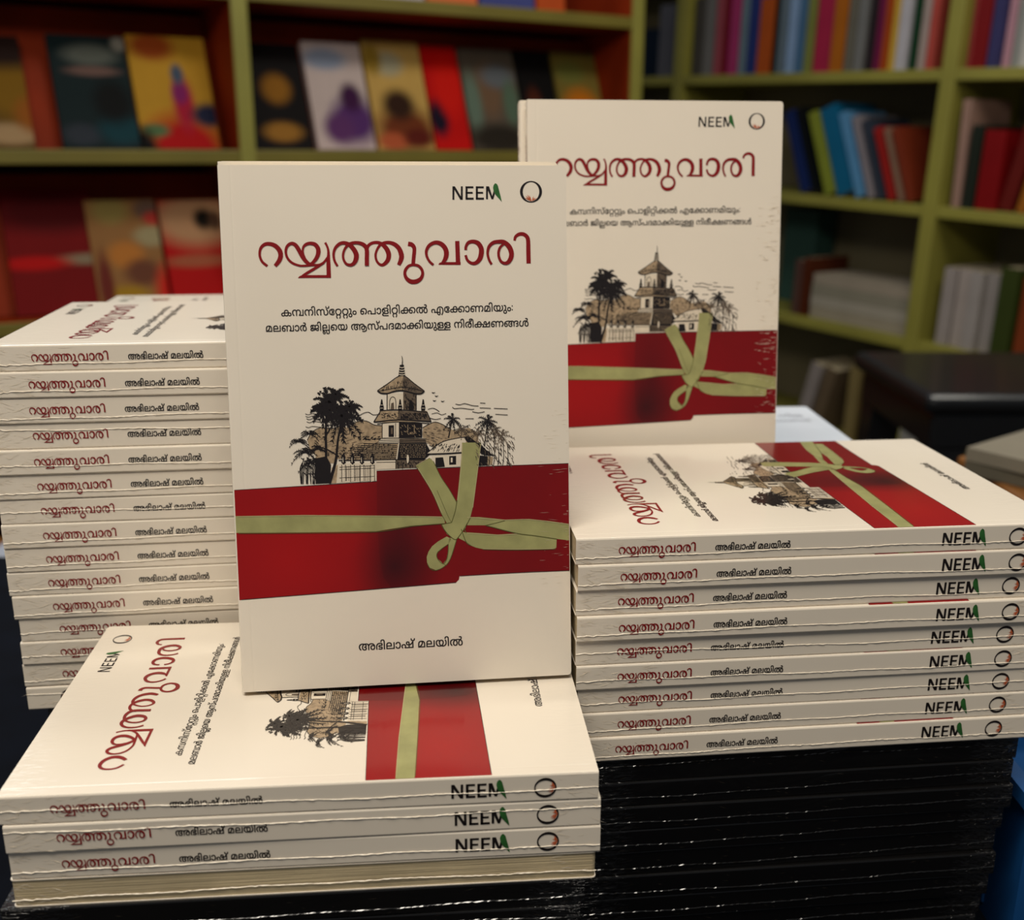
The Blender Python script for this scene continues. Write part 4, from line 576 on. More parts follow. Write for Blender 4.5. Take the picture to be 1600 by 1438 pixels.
    for x in (412, 470, 532, 600):
        F([(x-11,800),(x+11,800),(x+14,905),(x-12,912)], white, 0.18); L([(x-12,800),(x-12,912)], 4, smooth=False); L([(x+12,800),(x+14,905)], 4, smooth=False)
        F([(x-3,725),(x+3,725),(x+13,750),(x+8,768),(x+15,785),(x,800),(x-15,785),(x-8,768),(x-13,750)], ink, 0.20); L([(x-4,752,3),(x-3,785,5)], m=white, lift=0.24)
    for x in (432, 446, 492, 504, 516, 556, 570, 582):
        L([(x, 808), (x, 905)], 3, mid)
    for y in (810, 826, 880): L([(385, y + 6), (615, y - 4)], 3)
    # leafy bushes behind the balustrade
    for _ in range(60):
        x, y = rnd.uniform(380, 540), rnd.uniform(640, 760); 
        if y > 640 + (540 - x) * .45: L([(x, y), (x + rnd.uniform(-12, 12), y - rnd.uniform(4, 14)), (x + rnd.uniform(-18, 18), y - rnd.uniform(2, 18))], 3.5, sub=1)
    for _ in range(26):
        x = rnd.uniform(500, 640); y = 640 - rnd.uniform(0, 22); L([(x, y), (x + 14, y - 4)], 5, sub=1)
    # fronds
    def frond(cx, cy, ang, length, w, m=ink, lift=0.22, droop=0.5, leaflets=7):
        pts = []
        for i in range(6):
            t = i / 5; x = cx + math.cos(ang) * length * t; y = cy - math.sin(ang) * length * t + droop * length * t * t
            pts.append((x, y, w * (1 - 0.75 * t)))
        L(pts, m=m, lift=lift, sub=1)
        for i in range(1, leaflets + 1):
            t = i / leaflets; x = cx + math.cos(ang) * length * t; y = cy - math.sin(ang) * length * t + droop * length * t * t
            for sgn in (-1, 1):
                a2 = ang + sgn * rnd.uniform(.5, 1.1); q = length * .26 * (1.15 - t * .6)
                L([(x, y, w), (x + math.cos(a2) * q, y - math.sin(a2) * q + q * .35, w * .25)], m=m, lift=lift, sub=1, smooth=False)
    for cx, cy, n, r in ((318, 390, 15, 120), (400, 480, 15, 130), (280, 440, 8, 95), (360, 340, 8, 85), (450, 420, 9, 90)):
        for i in range(n):
            frond(cx, cy, 2 * PI * i / n + rnd.uniform(-.2, .2), r * rnd.uniform(.7, 1.05), 11, droop=rnd.uniform(.2, .55))
    for _ in range(60):
        a = rnd.uniform(0, 2 * PI); q = rnd.uniform(20, 95); cx, cy = rnd.choice(((320, 385), (405, 455)))
        x, y = cx + q * math.cos(a), cy - q * math.sin(a) * .9
        L([(x, y, 16), (x + 18 * math.cos(a), y - 16 * math.sin(a) + 6, 5)], sub=1, lift=0.24, smooth=False)
    L([(300,470,14),(296,600,15),(298,760,16),(290,920,22)]); L([(398,520,13),(375,640,14),(360,780,17),(318,922,24)])
    L([(370,560,5),(350,680,5)], m=wash, lift=0.24)
    # left undergrowth
    for cx, cy, r, n in ((120, 650, 70, 7), (190, 600, 80, 7), (160, 720, 90, 8), (240, 700, 80, 7), (200, 790, 80, 7)):
        for i in range(n): frond(cx, cy, PI * i / (n - 1) + rnd.uniform(-.2, .2), r * rnd.uniform(.7, 1), 6, droop=.7, leaflets=5)
    F([(225,760),(300,745),(330,800),(325,920),(230,925)], ink, 0.17)
    for x0 in range(125, 225, 9):
        L([(x0 + 20, 740 + rnd.uniform(0, 50)), (x0 + 4, 830), (x0 + rnd.uniform(-4, 14), 925)], rnd.uniform(3, 7))
    for _ in range(24):
        x, y = rnd.uniform(120, 230), rnd.uniform(640, 880); L([(x, y, 2), (x + 14, y + 8, 6), (x + 26, y + 24, 2)], sub=1)
    F([(215,690),(270,685),(300,720),(360,735),(360,790),(240,790)], wash, 0.13); L([(205,712),(250,690),(290,694),(340,720),(380,745)], 8)
    # right palms and undergrowth
    for cx, cy, r, n, w in ((1120, 505, 68, 9, 6), (1350, 520, 82, 11, 6), (1180, 570, 50, 7, 4), (1290, 590, 60, 7, 4), (1440, 610, 80, 8, 4), (1400, 570, 60, 7, 4)):
        for i in range(n): frond(cx, cy, 2 * PI * i / n + rnd.uniform(-.25, .25), r * rnd.uniform(.75, 1.05), w, mid if w < 6 else ink, droop=.45, leaflets=5)
    L([(1118,510,8),(1108,560,7),(1095,625,8)]); L([(1350,520,7),(1338,600,6),(1330,680,6)])
    for _ in range(110):
        x, y = rnd.uniform(1270, 1510), rnd.uniform(580, 800)
        if y < 620 and x > 1450: continue
        L([(x, y, 2), (x + rnd.uniform(4, 14), y + rnd.uniform(4, 14), 5), (x + rnd.uniform(6, 24), y + rnd.uniform(18, 34), 1.5)], sub=1, m=rnd.choice((ink, mid)))
    for x in (1390, 1418, 1450, 1478, 1360): L([(x, 640 + rnd.uniform(-20, 40)), (x + 5, 740), (x - 2, 805)], 4)
    for _ in range(40):
        x, y = rnd.uniform(1140, 1260), rnd.uniform(545, 625); L([(x, y), (x + rnd.uniform(5, 12), y - 8), (x + 16, y + 3)], 3, sub=1)
    return P.data('temple_drawing')

FRONT = make_front_prints()

# ------------------------------------------------------------------ spine prints
def make_spine_prints(t=T_BOOK):
    R = {}
    yo = -0.12 * MM
    def conv(pts, v0, v1, zc, h):       # pts: (a 0..1 along, b -.5...5 up)
        return [((v0 + (v1 - v0) * a) * MM, yo, (zc + h * b) * MM) for a, b in pts]
    # title: cover lettering spans u 16..125 mm at v about 30..48
    U = np.array([q for p in TITLE for q in p]); u0, u1 = U[:, 0].min(), U[:, 0].max(); vb = uv(600, 420)[1]
    s = (51.3 - 18.2) / (u1 - u0)
    P = Mesh()
    for p, lf in zip(TITLE, LIFTS):
        P.face([((18.2 + (u - u0) * s) * MM, yo - lf * .5 * MM, (t / 2 - 1.2 + (vb - v) * s * 1.08 + (u - 70) * s * -0.0) * MM) for u, v in p], M['title_red'])
    vv, ff = list(P.v), list(P.f)
    P.mesh([(x + .09 * MM, y - .00002, z + .07 * MM) for x, y, z in vv], ff, M['title_red'])
    R['spine_title'] = P.data('spine_title')
    P = Mesh()
    for p in bold(text_polys(AUTH, 93.0 - 59.8, 1.14), .13, .11): P.face([((59.8 + x) * MM, yo - 1.2e-9 * len(P.f), (t / 2 - 1.3 + y) * MM) for x, y in p], M['ink'])
    R['spine_author'] = P.data('spine_author')
    P = Mesh()
    def fn(x, y, l=0):
        if x < 900:
            return ((161.3 + (x - 148) / 717 * 20.2) * MM, (-0.12 - 0.04 * l) * MM, (t / 2 + (286 - y) / 717 * 20.2 * 1.08) * MM)
        # the ring stands turned a quarter on the spine, as on the photographed books
        dx, dy = (x - 1290), (y - 268)
        return ((196.0 + dy * 0.0262 ) * MM, (-0.12 - 0.04 * l) * MM, (t / 2 + dx * 0.0262) * MM)
    add_logo(P, fn, M['ink'])
    add_logo(P, lambda x, y, l=0: tuple(Vector(fn(x, y, l)) + Vector((.16 * MM, -.00003, .10 * MM))), M['ink'])
    R['spine_logo'] = P.data('spine_logo')
    return R
SPINE = make_spine_prints()

# ------------------------------------------------------------------ one softcover book (local: X along the spine from head to tail, Y spine to fore-edge, Z up to the front cover)
def book_cover_mesh(L, W, t, m, corner=1.6, th=0.4, name='cover'):
    P = Mesh(); r = corner
    ds = [0, .12 * r, .35 * r, .65 * r, r]
    vs = ds + [L * .25, L * .5, L * .75] + [L - d for d in reversed(ds)]
    def umax(v):
        d = min(v, L - v)
        return W if d >= r else W - (r - math.sqrt(max(0, r * r - (r - d) ** 2)))
    rings = []
    for v in vs:
        w = umax(v)
        prof = [(w, t), (5.5, t), (5.0, t - .06), (4.5, t), (.8, t), (.25, t - .2), (0, t - .75), (0, .75), (.25, .2), (.8, 0), (5, 0), (w, 0),
                (w, th), (th, th), (th, t - th), (w, t - th)]
        rings.append([(v * MM, u * MM, z * MM) for u, z in prof])
    n = len(rings[0]); verts = [p for r_ in rings for p in r_]; faces = []
    for i in range(len(rings) - 1):
        for j in range(n):
            a = i * n + j; b = i * n + (j + 1) % n
            faces.append((a, b, b + n, a + n))
    faces.append(tuple(range(n))); faces.append(tuple(reversed(range((len(rings) - 1) * n, len(rings) * n))))
    P.mesh(verts, faces, m)
    return P.data(name)

def page_block_mesh(L, W, t, m, corner=1.6, th=0.45, name='page_block'):
    P = Mesh(); r = corner; L0, L1 = .3, L - .3
    pts = [(L0, th + .05), (L1, th + .05)]
    for i in range(5):
        a = i / 4 * PI / 2
        pts.append((L1 - r + r * math.cos(a), W - .4 - r + r * math.sin(a)))
    for i in range(5):
        a = PI / 2 + i / 4 * PI / 2
        pts.append((L0 + r + r * math.cos(a), W - .4 - r + r * math.sin(a)))
    n = len(pts)
    verts = [(x * MM, y * MM, (th + .02) * MM) for x, y in pts] + [(x * MM, y * MM, (t - th - .02) * MM) for x, y in pts]
    faces = [tuple(reversed(range(n))), tuple(range(n, 2 * n))] + [(i, (i + 1) % n, n + (i + 1) % n, n + i) for i in range(n)]
    P.mesh(verts, faces, m)
    return P.data(name)

def seam_mesh(L, t, seed, m, frac, amp=0.5, name='film_seam', nc=46, m2=None):
    """the crumpled weld of the shrink film running along a spine, turning the two ends"""
    rnd = random.Random(seed); P = Mesh()
    pts = []; n = 150
    z = frac * t; ph = [rnd.uniform(0, 6) for _ in range(4)]
    for i in range(n + 1):
        v = L * i / n
        zz = z + amp * math.sin(v * .021 + ph[0]) + .22 * math.sin(v * .11 + ph[1]) + rnd.uniform(-.13, .13)
        edge = min(1, v / 30); zz += (1 - edge) * rnd.uniform(-.3, .3)
        pts.append((v, zz, rnd.uniform(.10, .30), rnd.uniform(.12, .34)))
    for i in range(n):
        a, b = pts[i], pts[i + 1]
        q = [(a[0], -.03, a[1] - a[2]), (a[0], -.1 - a[3], a[1]), (a[0], -.03, a[1] + a[2]), (b[0], -.03, b[1] - b[2]), (b[0], -.1 - b[3], b[1]), (b[0], -.03, b[1] + b[2])]
        q = [(x * MM, y * MM, zc * MM) for x, y, zc in q]
        P.mesh(q, [(0, 1, 4, 3), (1, 2, 5, 4)], m)
    # creases fanning from the head end; those in m2 are painted glints
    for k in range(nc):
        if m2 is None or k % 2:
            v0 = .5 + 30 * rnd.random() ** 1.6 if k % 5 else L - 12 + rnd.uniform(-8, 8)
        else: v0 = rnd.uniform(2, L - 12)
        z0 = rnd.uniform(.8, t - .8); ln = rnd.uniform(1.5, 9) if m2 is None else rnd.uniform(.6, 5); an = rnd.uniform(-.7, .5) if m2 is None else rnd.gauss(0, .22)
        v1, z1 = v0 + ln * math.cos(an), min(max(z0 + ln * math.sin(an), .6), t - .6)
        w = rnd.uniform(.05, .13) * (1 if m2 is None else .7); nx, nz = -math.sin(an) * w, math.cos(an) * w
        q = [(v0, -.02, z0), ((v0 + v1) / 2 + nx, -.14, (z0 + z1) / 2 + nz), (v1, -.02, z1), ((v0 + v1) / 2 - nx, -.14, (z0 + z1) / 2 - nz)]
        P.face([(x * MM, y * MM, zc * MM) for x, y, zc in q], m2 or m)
    return P.data(name)

def crease_glint_mesh(seed, n, v0, v1, u0, u1, wmax, name='film_crease_glints'):
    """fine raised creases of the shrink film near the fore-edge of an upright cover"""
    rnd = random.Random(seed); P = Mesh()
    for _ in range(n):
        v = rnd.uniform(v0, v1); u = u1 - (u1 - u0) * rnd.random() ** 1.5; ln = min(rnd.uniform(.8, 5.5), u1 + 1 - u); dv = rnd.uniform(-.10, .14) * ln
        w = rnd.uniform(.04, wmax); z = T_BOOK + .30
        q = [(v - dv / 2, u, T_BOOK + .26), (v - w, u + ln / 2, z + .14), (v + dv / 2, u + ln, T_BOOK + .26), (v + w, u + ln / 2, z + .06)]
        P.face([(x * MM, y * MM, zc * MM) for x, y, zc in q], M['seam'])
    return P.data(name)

COVER = book_cover_mesh(LEN, WID, T_BOOK, M['cover'])
PAGES = page_block_mesh(LEN, WID, T_BOOK, M['paper'])
SEAMS = [seam_mesh(LEN, T_BOOK, i, M['seam'], f) for i, f in enumerate((.30, .36, .26, .46, .32, .42, .24, .72, .34))]
BCOVER = book_cover_mesh(LEN, WID, 12.0, M['black_cover'], name='black_cover')
BPAGES = page_block_mesh(LEN, WID, 12.0, M['black_paper'], name='dark_page_block')
BSEAMS = [seam_mesh(LEN, 12.0, 50 + i, M['black_seam'], f, .8, nc=34, m2=M['black_crease_glint']) for i, f in enumerate((.3, .5, .65, .4))]

GROUP_OF = {}
def paperback(mtx, label, front=False, spine=True, seam=0, group=None, band=True, sz=1.0):
    b = thing('paperback_book', label, 'book', mtx @ Matrix.Diagonal((1, 1, sz, 1)), group)
    link('cover', COVER, b); link('page_block', PAGES, b)
    if front:
        for k in ('title_lettering', 'subtitle_lettering', 'publisher_logo', 'temple_drawing', 'author_lettering'): link(k, FRONT[k], b)
    if band or front:
        rb = link('red_band', FRONT['red_band'], b); link('printed_ribbon', FRONT['printed_ribbon'], rb)
    if spine:
        for k in SPINE: link(k, SPINE[k], b)
        if seam is not None: link('film_seam', SEAMS[seam % len(SEAMS)], b)
    return b

def black_book(mtx, label, group, seam=0, sz=1.0, sl=1.0):
    b = thing('black_book', label, 'book', mtx @ Matrix.Diagonal((sl, 1, sz, 1)), group)
    link('cover', BCOVER, b); link('page_block', BPAGES, b); link('film_seam', BSEAMS[seam % 4], b)
    return b

def flat_mtx(x, y, z, yaw, dv=0.0, du=0.0):
    """x, y, z in mm: the head corner of the spine, underside"""
    e1 = Vector((math.cos(yaw), math.sin(yaw), 0)); e2 = Vector((-math.sin(yaw), math.cos(yaw), 0))
    o = (Vector((x, y, z)) + e1 * dv + e2 * du) * MM
    return Matrix(((e1.x, e2.x, 0, o.x), (e1.y, e2.y, 0, o.y), (0, 0, 1, o.z), (0, 0, 0, 1)))

def stand_mtx(x, y, z, yaw, lean, t=T_BOOK):
    """upright, front cover towards the viewer; x, y, z the lower spine corner of the front cover"""
    e1 = Vector((math.cos(yaw), math.sin(yaw), 0)); e2 = Vector((-math.sin(yaw), math.cos(yaw), 0))
    up = Vector((0, 0, 1)) * math.cos(lean) + e2 * math.sin(lean)
    X = -up; Y = e1; Z = X.cross(Y)
    o = (Vector((x, y, z)) + up * LEN - Z * t) * MM
    return Matrix(((X.x, Y.x, Z.x, o.x), (X.y, Y.y, Z.y, o.y), (X.z, Y.z, Z.z, o.z), (0, 0, 0, 1)))

ORD = ['topmost', 'second from the top', 'third from the top', 'fourth from the top', 'fifth from the top', 'sixth from the top', 'seventh from the top', 'eighth from the top',
       'ninth from the top', 'tenth from the top', 'eleventh from the top', 'twelfth from the top', 'third from the bottom', 'second from the bottom', 'lowest']

TABLE_Z = -385.0
rj = random.Random(11)

# ---- front stack (left foreground): three spines forward, the lowest turned round
KF = 0.99
Fx, Fy, Fz, Fw, tF = -182.7 * KF - 1.8, 326.1 * KF, -222.64 * KF, 0.0822, T_BOOK * KF
FL_ = ['white paperback topmost in the low front stack, red band and temple cover facing up', 'white paperback second in the low front stack, under the one the upright book stands on',
       'white paperback third down in the low front stack, resting on the turned book', 'white paperback turned round at the bottom of the front stack, cream page edges outward']
for i, (dv, du) in enumerate(((0, 0), (1.1, -.6), (1.3, .5))):
    paperback(flat_mtx(Fx, Fy, Fz - (i + 1) * tF, Fw + (0, .004, -.002)[i], dv, du), FL_[i], front=(i == 0), seam=(3, 7, 0)[i], group='paperbacks in the low front stack', sz=KF)
# lowest: pages forward -> rotate half a turn
m4 = flat_mtx(Fx, Fy, Fz - 4 * tF, Fw, 0.2, 0.4) @ Matrix.Translation((LEN * MM, WID * MM, 0)) @ Matrix.Rotation(PI, 4, 'Z')
b4 = paperback(m4, FL_[3], spine=False, group='paperbacks in the low front stack', sz=KF)
fs = link('film_seam', SEAMS[0], None); fs.parent = b4; fs.matrix_basis = Matrix.Translation((LEN * MM, (WID - .1) * MM, 0)) @ Matrix.Rotation(PI, 4, 'Z')

# ---- upright books standing on the front stack
Sw, Sl = 0.1194, 0.1713
Sx, Sy = -113.32 * KF - 0.7, 399.08 * KF
LIFT = T_BOOK * math.sin(Sl)
upright = paperback(stand_mtx(Sx, Sy, Fz + LIFT, Sw, Sl), 'white paperback standing upright in front on the low stack, temple and red band cover', front=True, seam=None, spine=True)
link('film_crease_glints', crease_glint_mesh(5, 60, 100, 176, 126, 138.5, .09), upright)
# two more behind it, a little steeper
e2S = Vector((-math.sin(Sw), math.cos(Sw), 0))
SB = 0.126
top_gap = LEN * (math.sin(Sl) - math.sin(SB)) + T_BOOK / math.cos(Sl) + .3
for j, (ex_u, lab) in enumerate(((-1.6, 'white paperback directly behind the upright front book, only its top edge showing'), (-1.9, 'white paperback rearmost of the three upright ones on the low stack, top edge showing'))):
    d = top_gap + j * (T_BOOK / math.cos(SB) + .15)
    q = e2S * d + Vector((math.cos(Sw), math.sin(Sw), 0)) * ex_u
    paperback(stand_mtx(Sx + q.x, Sy + q.y, Fz + T_BOOK * math.sin(.150) + (0, 0)[j], Sw, SB), lab, spine=False, band=True, group='upright paperbacks on the low stack')

# ---- right stack
Rx, Ry, Rz, Rw = 25.35 + 2.4, 411.65, -155.49, 0.106
for i in range(9):
    dv = (-.8, .2, -.3, .2, .1, .5, 1.5, 1.4, .5)[i]; du = (0, -.9, .2, -1.1, .4, -.3, .9, .1, -1.0)[i]
    paperback(flat_mtx(Rx, Ry, Rz - (i + 1) * T_BOOK, Rw + rj.uniform(-.003, .003), dv, du),
              'white paperback ' + (ORD[i] if i < 8 else 'lowest') + ' in the right-hand stack' + (', cover with red band facing up' if i == 0 else ', spine forward' if i < 8 else ', lying on the black books'),
              front=(i == 0), seam=(0, 2, 2, 0, 3, 8, 5, 0, 6)[i], group='paperbacks in the right-hand stack')

# ---- left tall stack
KL = 1.025
Lx, Ly, Lz, Lw, tL = -229.2 * KL, 449.27 * KL, -81.52 * KL, 0.1257, T_BOOK * KL
for i in range(15):
    dv = (1.0, -1.3, -2.7, -2.8, -3.4, -3.7, -3.7, -4.0, -4.2, -4.7, -3.8, -2.3, -3.1, -3.8, -3.5)[i]
    du = (0, -.8, -.2, .6, -.6, .3, .9, .4, 1.0, 1.2, .8, 1.6, 1.2, 2.0, 1.6)[i]
    lab = 'white paperback ' + ('lowest' if i == 14 else ORD[i]) + ' in the tall left stack' + (', cover facing up' if i == 0 else ', its title at the foot of the pile' if i == 14 else '')
    m = flat_mtx(Lx, Ly, Lz - (i + 1) * tL, Lw + rj.uniform(-.004, .004), dv + .8, du)
    if i == 14:   # spine turned the other way up
        m = m @ Matrix.Translation((LEN * MM, 0, T_BOOK * MM)) @ Matrix.Rotation(PI, 4, 'Y')
        lab = 'white paperback lowest in the tall left stack, lying face down with ring emblem leftmost'
    paperback(m, lab, front=(i == 0), seam=(0, 2, 6, 7, 4, 0, 3, 0, 0, 2, 6, 1, 4, 2, 8)[i], group='paperbacks in the tall left stack', sz=KL)

# ---- upright book behind the right stack, and the pile under it
Tx, Ty, Tz, Tw, Tl = 10.6, 556.5, -189.0, 0.103, 0.1454
e1T = Vector((math.cos(Tw), math.sin(Tw), 0)); e2T = Vector((-math.sin(Tw), math.cos(Tw), 0))
upright = paperback(stand_mtx(Tx, Ty, Tz + T_BOOK * math.sin(Tl), Tw, Tl), 'white paperback standing upright at the back, behind the right-hand stack', front=True, seam=4)
link('film_crease_glints', crease_glint_mesh(6, 190, 50, 176, 126, 138.5, .17), upright)
q = e2T * (T_BOOK / math.cos(Tl) + .3) - e1T * 2.6
paperback(stand_mtx(Tx + q.x, Ty + q.y, Tz + T_BOOK * math.sin(Tl), Tw, Tl), 'white paperback behind the rear upright book, a strip of its spine showing at left', spine=True, seam=7)

M['pale_cover'] = film_bump(mat('pale_blue_cover_board', (226, 232, 240), 0.45, 1, var=0.05, scale=20))
M['grey_ink'] = mat('grey_ink', (120, 122, 130), 0.5, var=0)
PCOVER = book_cover_mesh(LEN, WID, 12.0, M['pale_cover'], name='pale_cover')
PPAGES = page_block_mesh(LEN, WID, 12.0, M['paper'], name='pale_page_block')
P = Mesh()
for p in text_polys([48, 52, 46, 64, 118, -1, 42, 65, 50], 62, 1.2): P.face([((33 - y) * MM, (66 + x) * MM, 12.1 * MM) for x, y in p], M['grey_ink'])
for p in text_polys([9, 47, 65, 52, 64, 57, -1, 48, 52, 49, 65, 119], 70, 1): P.face([((46 - y) * MM, (60 + x) * MM, 12.1 * MM) for x, y in p], M['grey_ink'])
PTEXT = P.data('cover_lettering')
def pale_book(mtx, label, group, lettering=False, sz=1):
    b = thing('paperback_book', label, 'book', mtx @ Matrix.Diagonal((1, 1, sz, 1)), group)
    link('cover', PCOVER, b); link('page_block', PPAGES, b)
    if lettering: link('cover_lettering', PTEXT, b)
    return b
def head_away_mtx(xr, yf, z, yaw):
    """book read from the camera side; xr, yf the far right corner on top, z underside"""
    e1 = Vector((math.cos(yaw), math.sin(yaw), 0)); e2 = Vector((-math.sin(yaw), math.cos(yaw), 0))
    X, Y = -e2, e1
    o = (Vector((xr, yf, z)) - e1 * WID) * MM
    return Matrix(((X.x, Y.x, 0, o.x), (X.y, Y.y, 0, o.y), (0, 0, 1, o.z), (0, 0, 0, 1)))
nB = 16; hB = (Tz - TABLE_Z) / nB
for c, xr in ((0, 227.5),):
    for i in range(nB):
        jit = 0 if i == 0 else rj.uniform(-.8, .8)
        lab = ('pale blue-white paperback with grey lettering lying just behind the right-hand stack' if c == 0 else 'pale paperback lying under the rear upright books') if i == 0 else 'pale paperback in the hidden pile behind the right-hand stack'
        pale_book(head_away_mtx(xr + jit, 792 - (0 if c == 0 else 7.2), Tz - (i + 1) * hB, 0.05), lab, 'pale paperbacks in the pile behind the right-hand stack', lettering=(i == 0 and c == 0), sz=hB / 12)

# ---- pile behind the tall left stack (only its top book peeps over)
hD = (-99.0 - TABLE_Z) / 24
for i in range(24):
    lab = 'white paperback lying just behind the tall left stack, peeping over it' if i == 0 else 'pale paperback in the hidden pile behind the tall left stack'
    mm = flat_mtx(-262, 606, -99.0 - (i + 1) * hD, 0.1257, rj.uniform(-.5, .5), 0)
    if i == 0: paperback(mm, lab, front=True, spine=False, sz=hD / T_BOOK)
    else: pale_book(mm, lab, 'pale paperbacks in the pile behind the tall left stack', sz=hD / 12)

# ---- black books under everything
def black_pile(x, y, ztop, yaw, n, name, dvs=None, seed=0, sls=None):
    h = (ztop - TABLE_Z) / n; r = random.Random(seed)
    for i in range(n):
        dv = (dvs[i] if dvs else 0) + r.uniform(-1.0, 1.0)
        lab = 'black glossy book ' + (ORD[i] if i < n - 1 and i < 12 else 'lowest') + ' in the pile under ' + name
        black_book(flat_mtx(x, y, ztop - (i + 1) * h, yaw + r.uniform(-.006, .006), dv, r.uniform(-.9, .9)), lab, 'black wrapped books under ' + name, seam=r.randrange(4), sz=h / 12, sl=sls[i] if sls else 1.0)
black_pile(Rx + 2, Ry + .5, Rz - 9 * T_BOOK, Rw, 10, 'the right-hand stack', [1.2 - .25 * i for i in range(10)], 1, [.968 - .0045 * i for i in range(10)])
black_pile(Fx - 5, Fy - .5, Fz - 4 * tF, Fw, 10, 'the low front stack', [-.5 * i for i in range(10)], 2)
black_pile(Lx + 2, Ly + 3, Lz - 15 * tL, Lw, 10, 'the tall left stack', [4 - .3 * i for i in range(10)], 3)

# ------------------------------------------------------------------ display table, floor, crate
def structure(name, me, mtx=None):
    o = link(name, me, None, mtx); o['kind'] = 'structure'; return o
FLOOR_Z = -1.135
M['cloth'] = mat('dark_navy_table_cloth', (5, 8, 17), 0.85, spec=.1, var=0.3, scale=30)
M['floor'] = mat('dark_tile_floor', (44, 40, 38), 0.5, var=0.2, scale=3)
M['wall'] = mat('dim_olive_wall', (84, 82, 60), 0.85, var=0.08, scale=2)
tb = thing('display_table', 'table under a dark navy cloth carrying all the book piles', 'table', Matrix.Translation((-0.09, 0.61, FLOOR_Z)))
link('table_top', bevel_box((-0.50, -0.36, -TABLE_Z * 0 + (TABLE_Z * MM - FLOOR_Z) - 0.03), (0.51, 0.36, TABLE_Z * MM - FLOOR_Z), M['cloth'], .006), tb)
for sx in (-1, 1):
    for sy in (-1, 1):
        link('leg', bevel_box((sx * .46 - .025, sy * .31 - .025, 0), (sx * .46 + .025, sy * .31 + .025, TABLE_Z * MM - FLOOR_Z - .03), M['cloth'], .004), tb)
P = Mesh(); P.box((-5, -2, FLOOR_Z - .05), (5, 6, FLOOR_Z), M['floor']); structure('floor', P.data('floor'))
P = Mesh(); P.box((-5, 5.0, FLOOR_Z), (5, 5.1, 1.8), M['wall']); structure('wall_back', P.data('wall_back'))

M['blue'] = mat('blue_plastic', (16, 70, 124), 0.45, 0.2, var=0.1, scale=20)
cr_ = thing('plastic_crate', 'blue plastic crate beside the black books at the right edge', 'crate', Matrix.Translation((0.3350, 0.535, TABLE_Z * MM)))
P = Mesh(); a, b, h, w = .086, .10, .092, .004
P.box((-a, -b, 0), (a, b, w), M['blue'])
for lo, hi in (((-a, -b, w), (-a + w, b, h)), ((a - w, -b, w), (a, b, h)), ((-a + w, -b, w), (a - w, -b + w, h)), ((-a + w, b - w, w), (a - w, b, h))): P.box(lo, hi, M['blue'])
link('shell', P.data('crate_shell'), cr_)
P = Mesh()
for lo, hi in (((-a - .004, -b - .004, h - .008), (a + .004, -b, h)), ((-a - .004, b, h - .008), (a + .004, b + .004, h)), ((-a - .004, -b, h - .008), (-a, b, h)), ((a, -b, h - .008), (a + .004, b, h))): P.box(lo, hi, M['blue'])
link('rim', P.data('crate_rim'), cr_)
for k in range(5):
    for sx in (-1, 1):
        x0 = sx * (a + .001)
        link('rib', bevel_box((min(x0, x0 - sx * .003), -b + .03 + k * .035, .006), (max(x0, x0 - sx * .003), -b + .034 + k * .035, h - .01), M['blue'], .0005), cr_)

# ------------------------------------------------------------------ bookshelves behind
M['frame_green'] = mat('olive_green_shelf_edge', (116, 104, 36), 0.45, var=0.1, scale=6)
M['frame_lime'] = mat('yellow_green_painted_frame', (140, 134, 58), 0.45, var=0.1, scale=6)
M['red_wood'] = mat('red_brown_wood', (136, 42, 8), 0.6, 0, spec=.15, var=0.25, scale=5)
M['dark_back'] = mat('dark_red_brown_back_panel', (52, 14, 8), 0.7, var=0.2, scale=4)
M['olive_back'] = mat('dim_olive_back_panel', (122, 112, 84), 0.7, var=0.15, scale=4)

class Frame2:
    """a shelf's own frame: s along its front, d into it, z up (metres)"""
    def __init__(f, x, y, w, tilt=0.0):
        f.o = Vector((x, y, 0)); f.w = w
        f.e = Vector((math.cos(w), math.sin(w), 0)); f.n = Vector((-math.sin(w), math.cos(w), 0))
        f.m = Matrix(((f.e.x, f.n.x, 0, x), (f.e.y, f.n.y, 0, y), (0, 0, 1, 0), (0, 0, 0, 1))) @ Matrix.Rotation(tilt, 4, 'Y')
        f.inv = f.m.inverted()
    def at(f, px, py, depth=0.0):
        """where the sight line of a measured point meets the plane d = depth of this shelf -> (s, z)"""
        X = (px - 800) / FPX; U = (719 - py) / FPX
        d = cam_r * X + cam_u * U + fw
        a, b = f.inv @ Vector((0, 0, 0)), f.inv @ d
        b = b - a
        p = a + b * ((depth - a.y) / b.y)
        return p.x, p.z
    def M(f, s, d, z, rx=0.0, ry=0.0):
        return f.m @ Matrix.Translation((s, d, z)) @ Matrix.Rotation(rx, 4, 'X') @ Matrix.Rotation(ry, 4, 'Y')

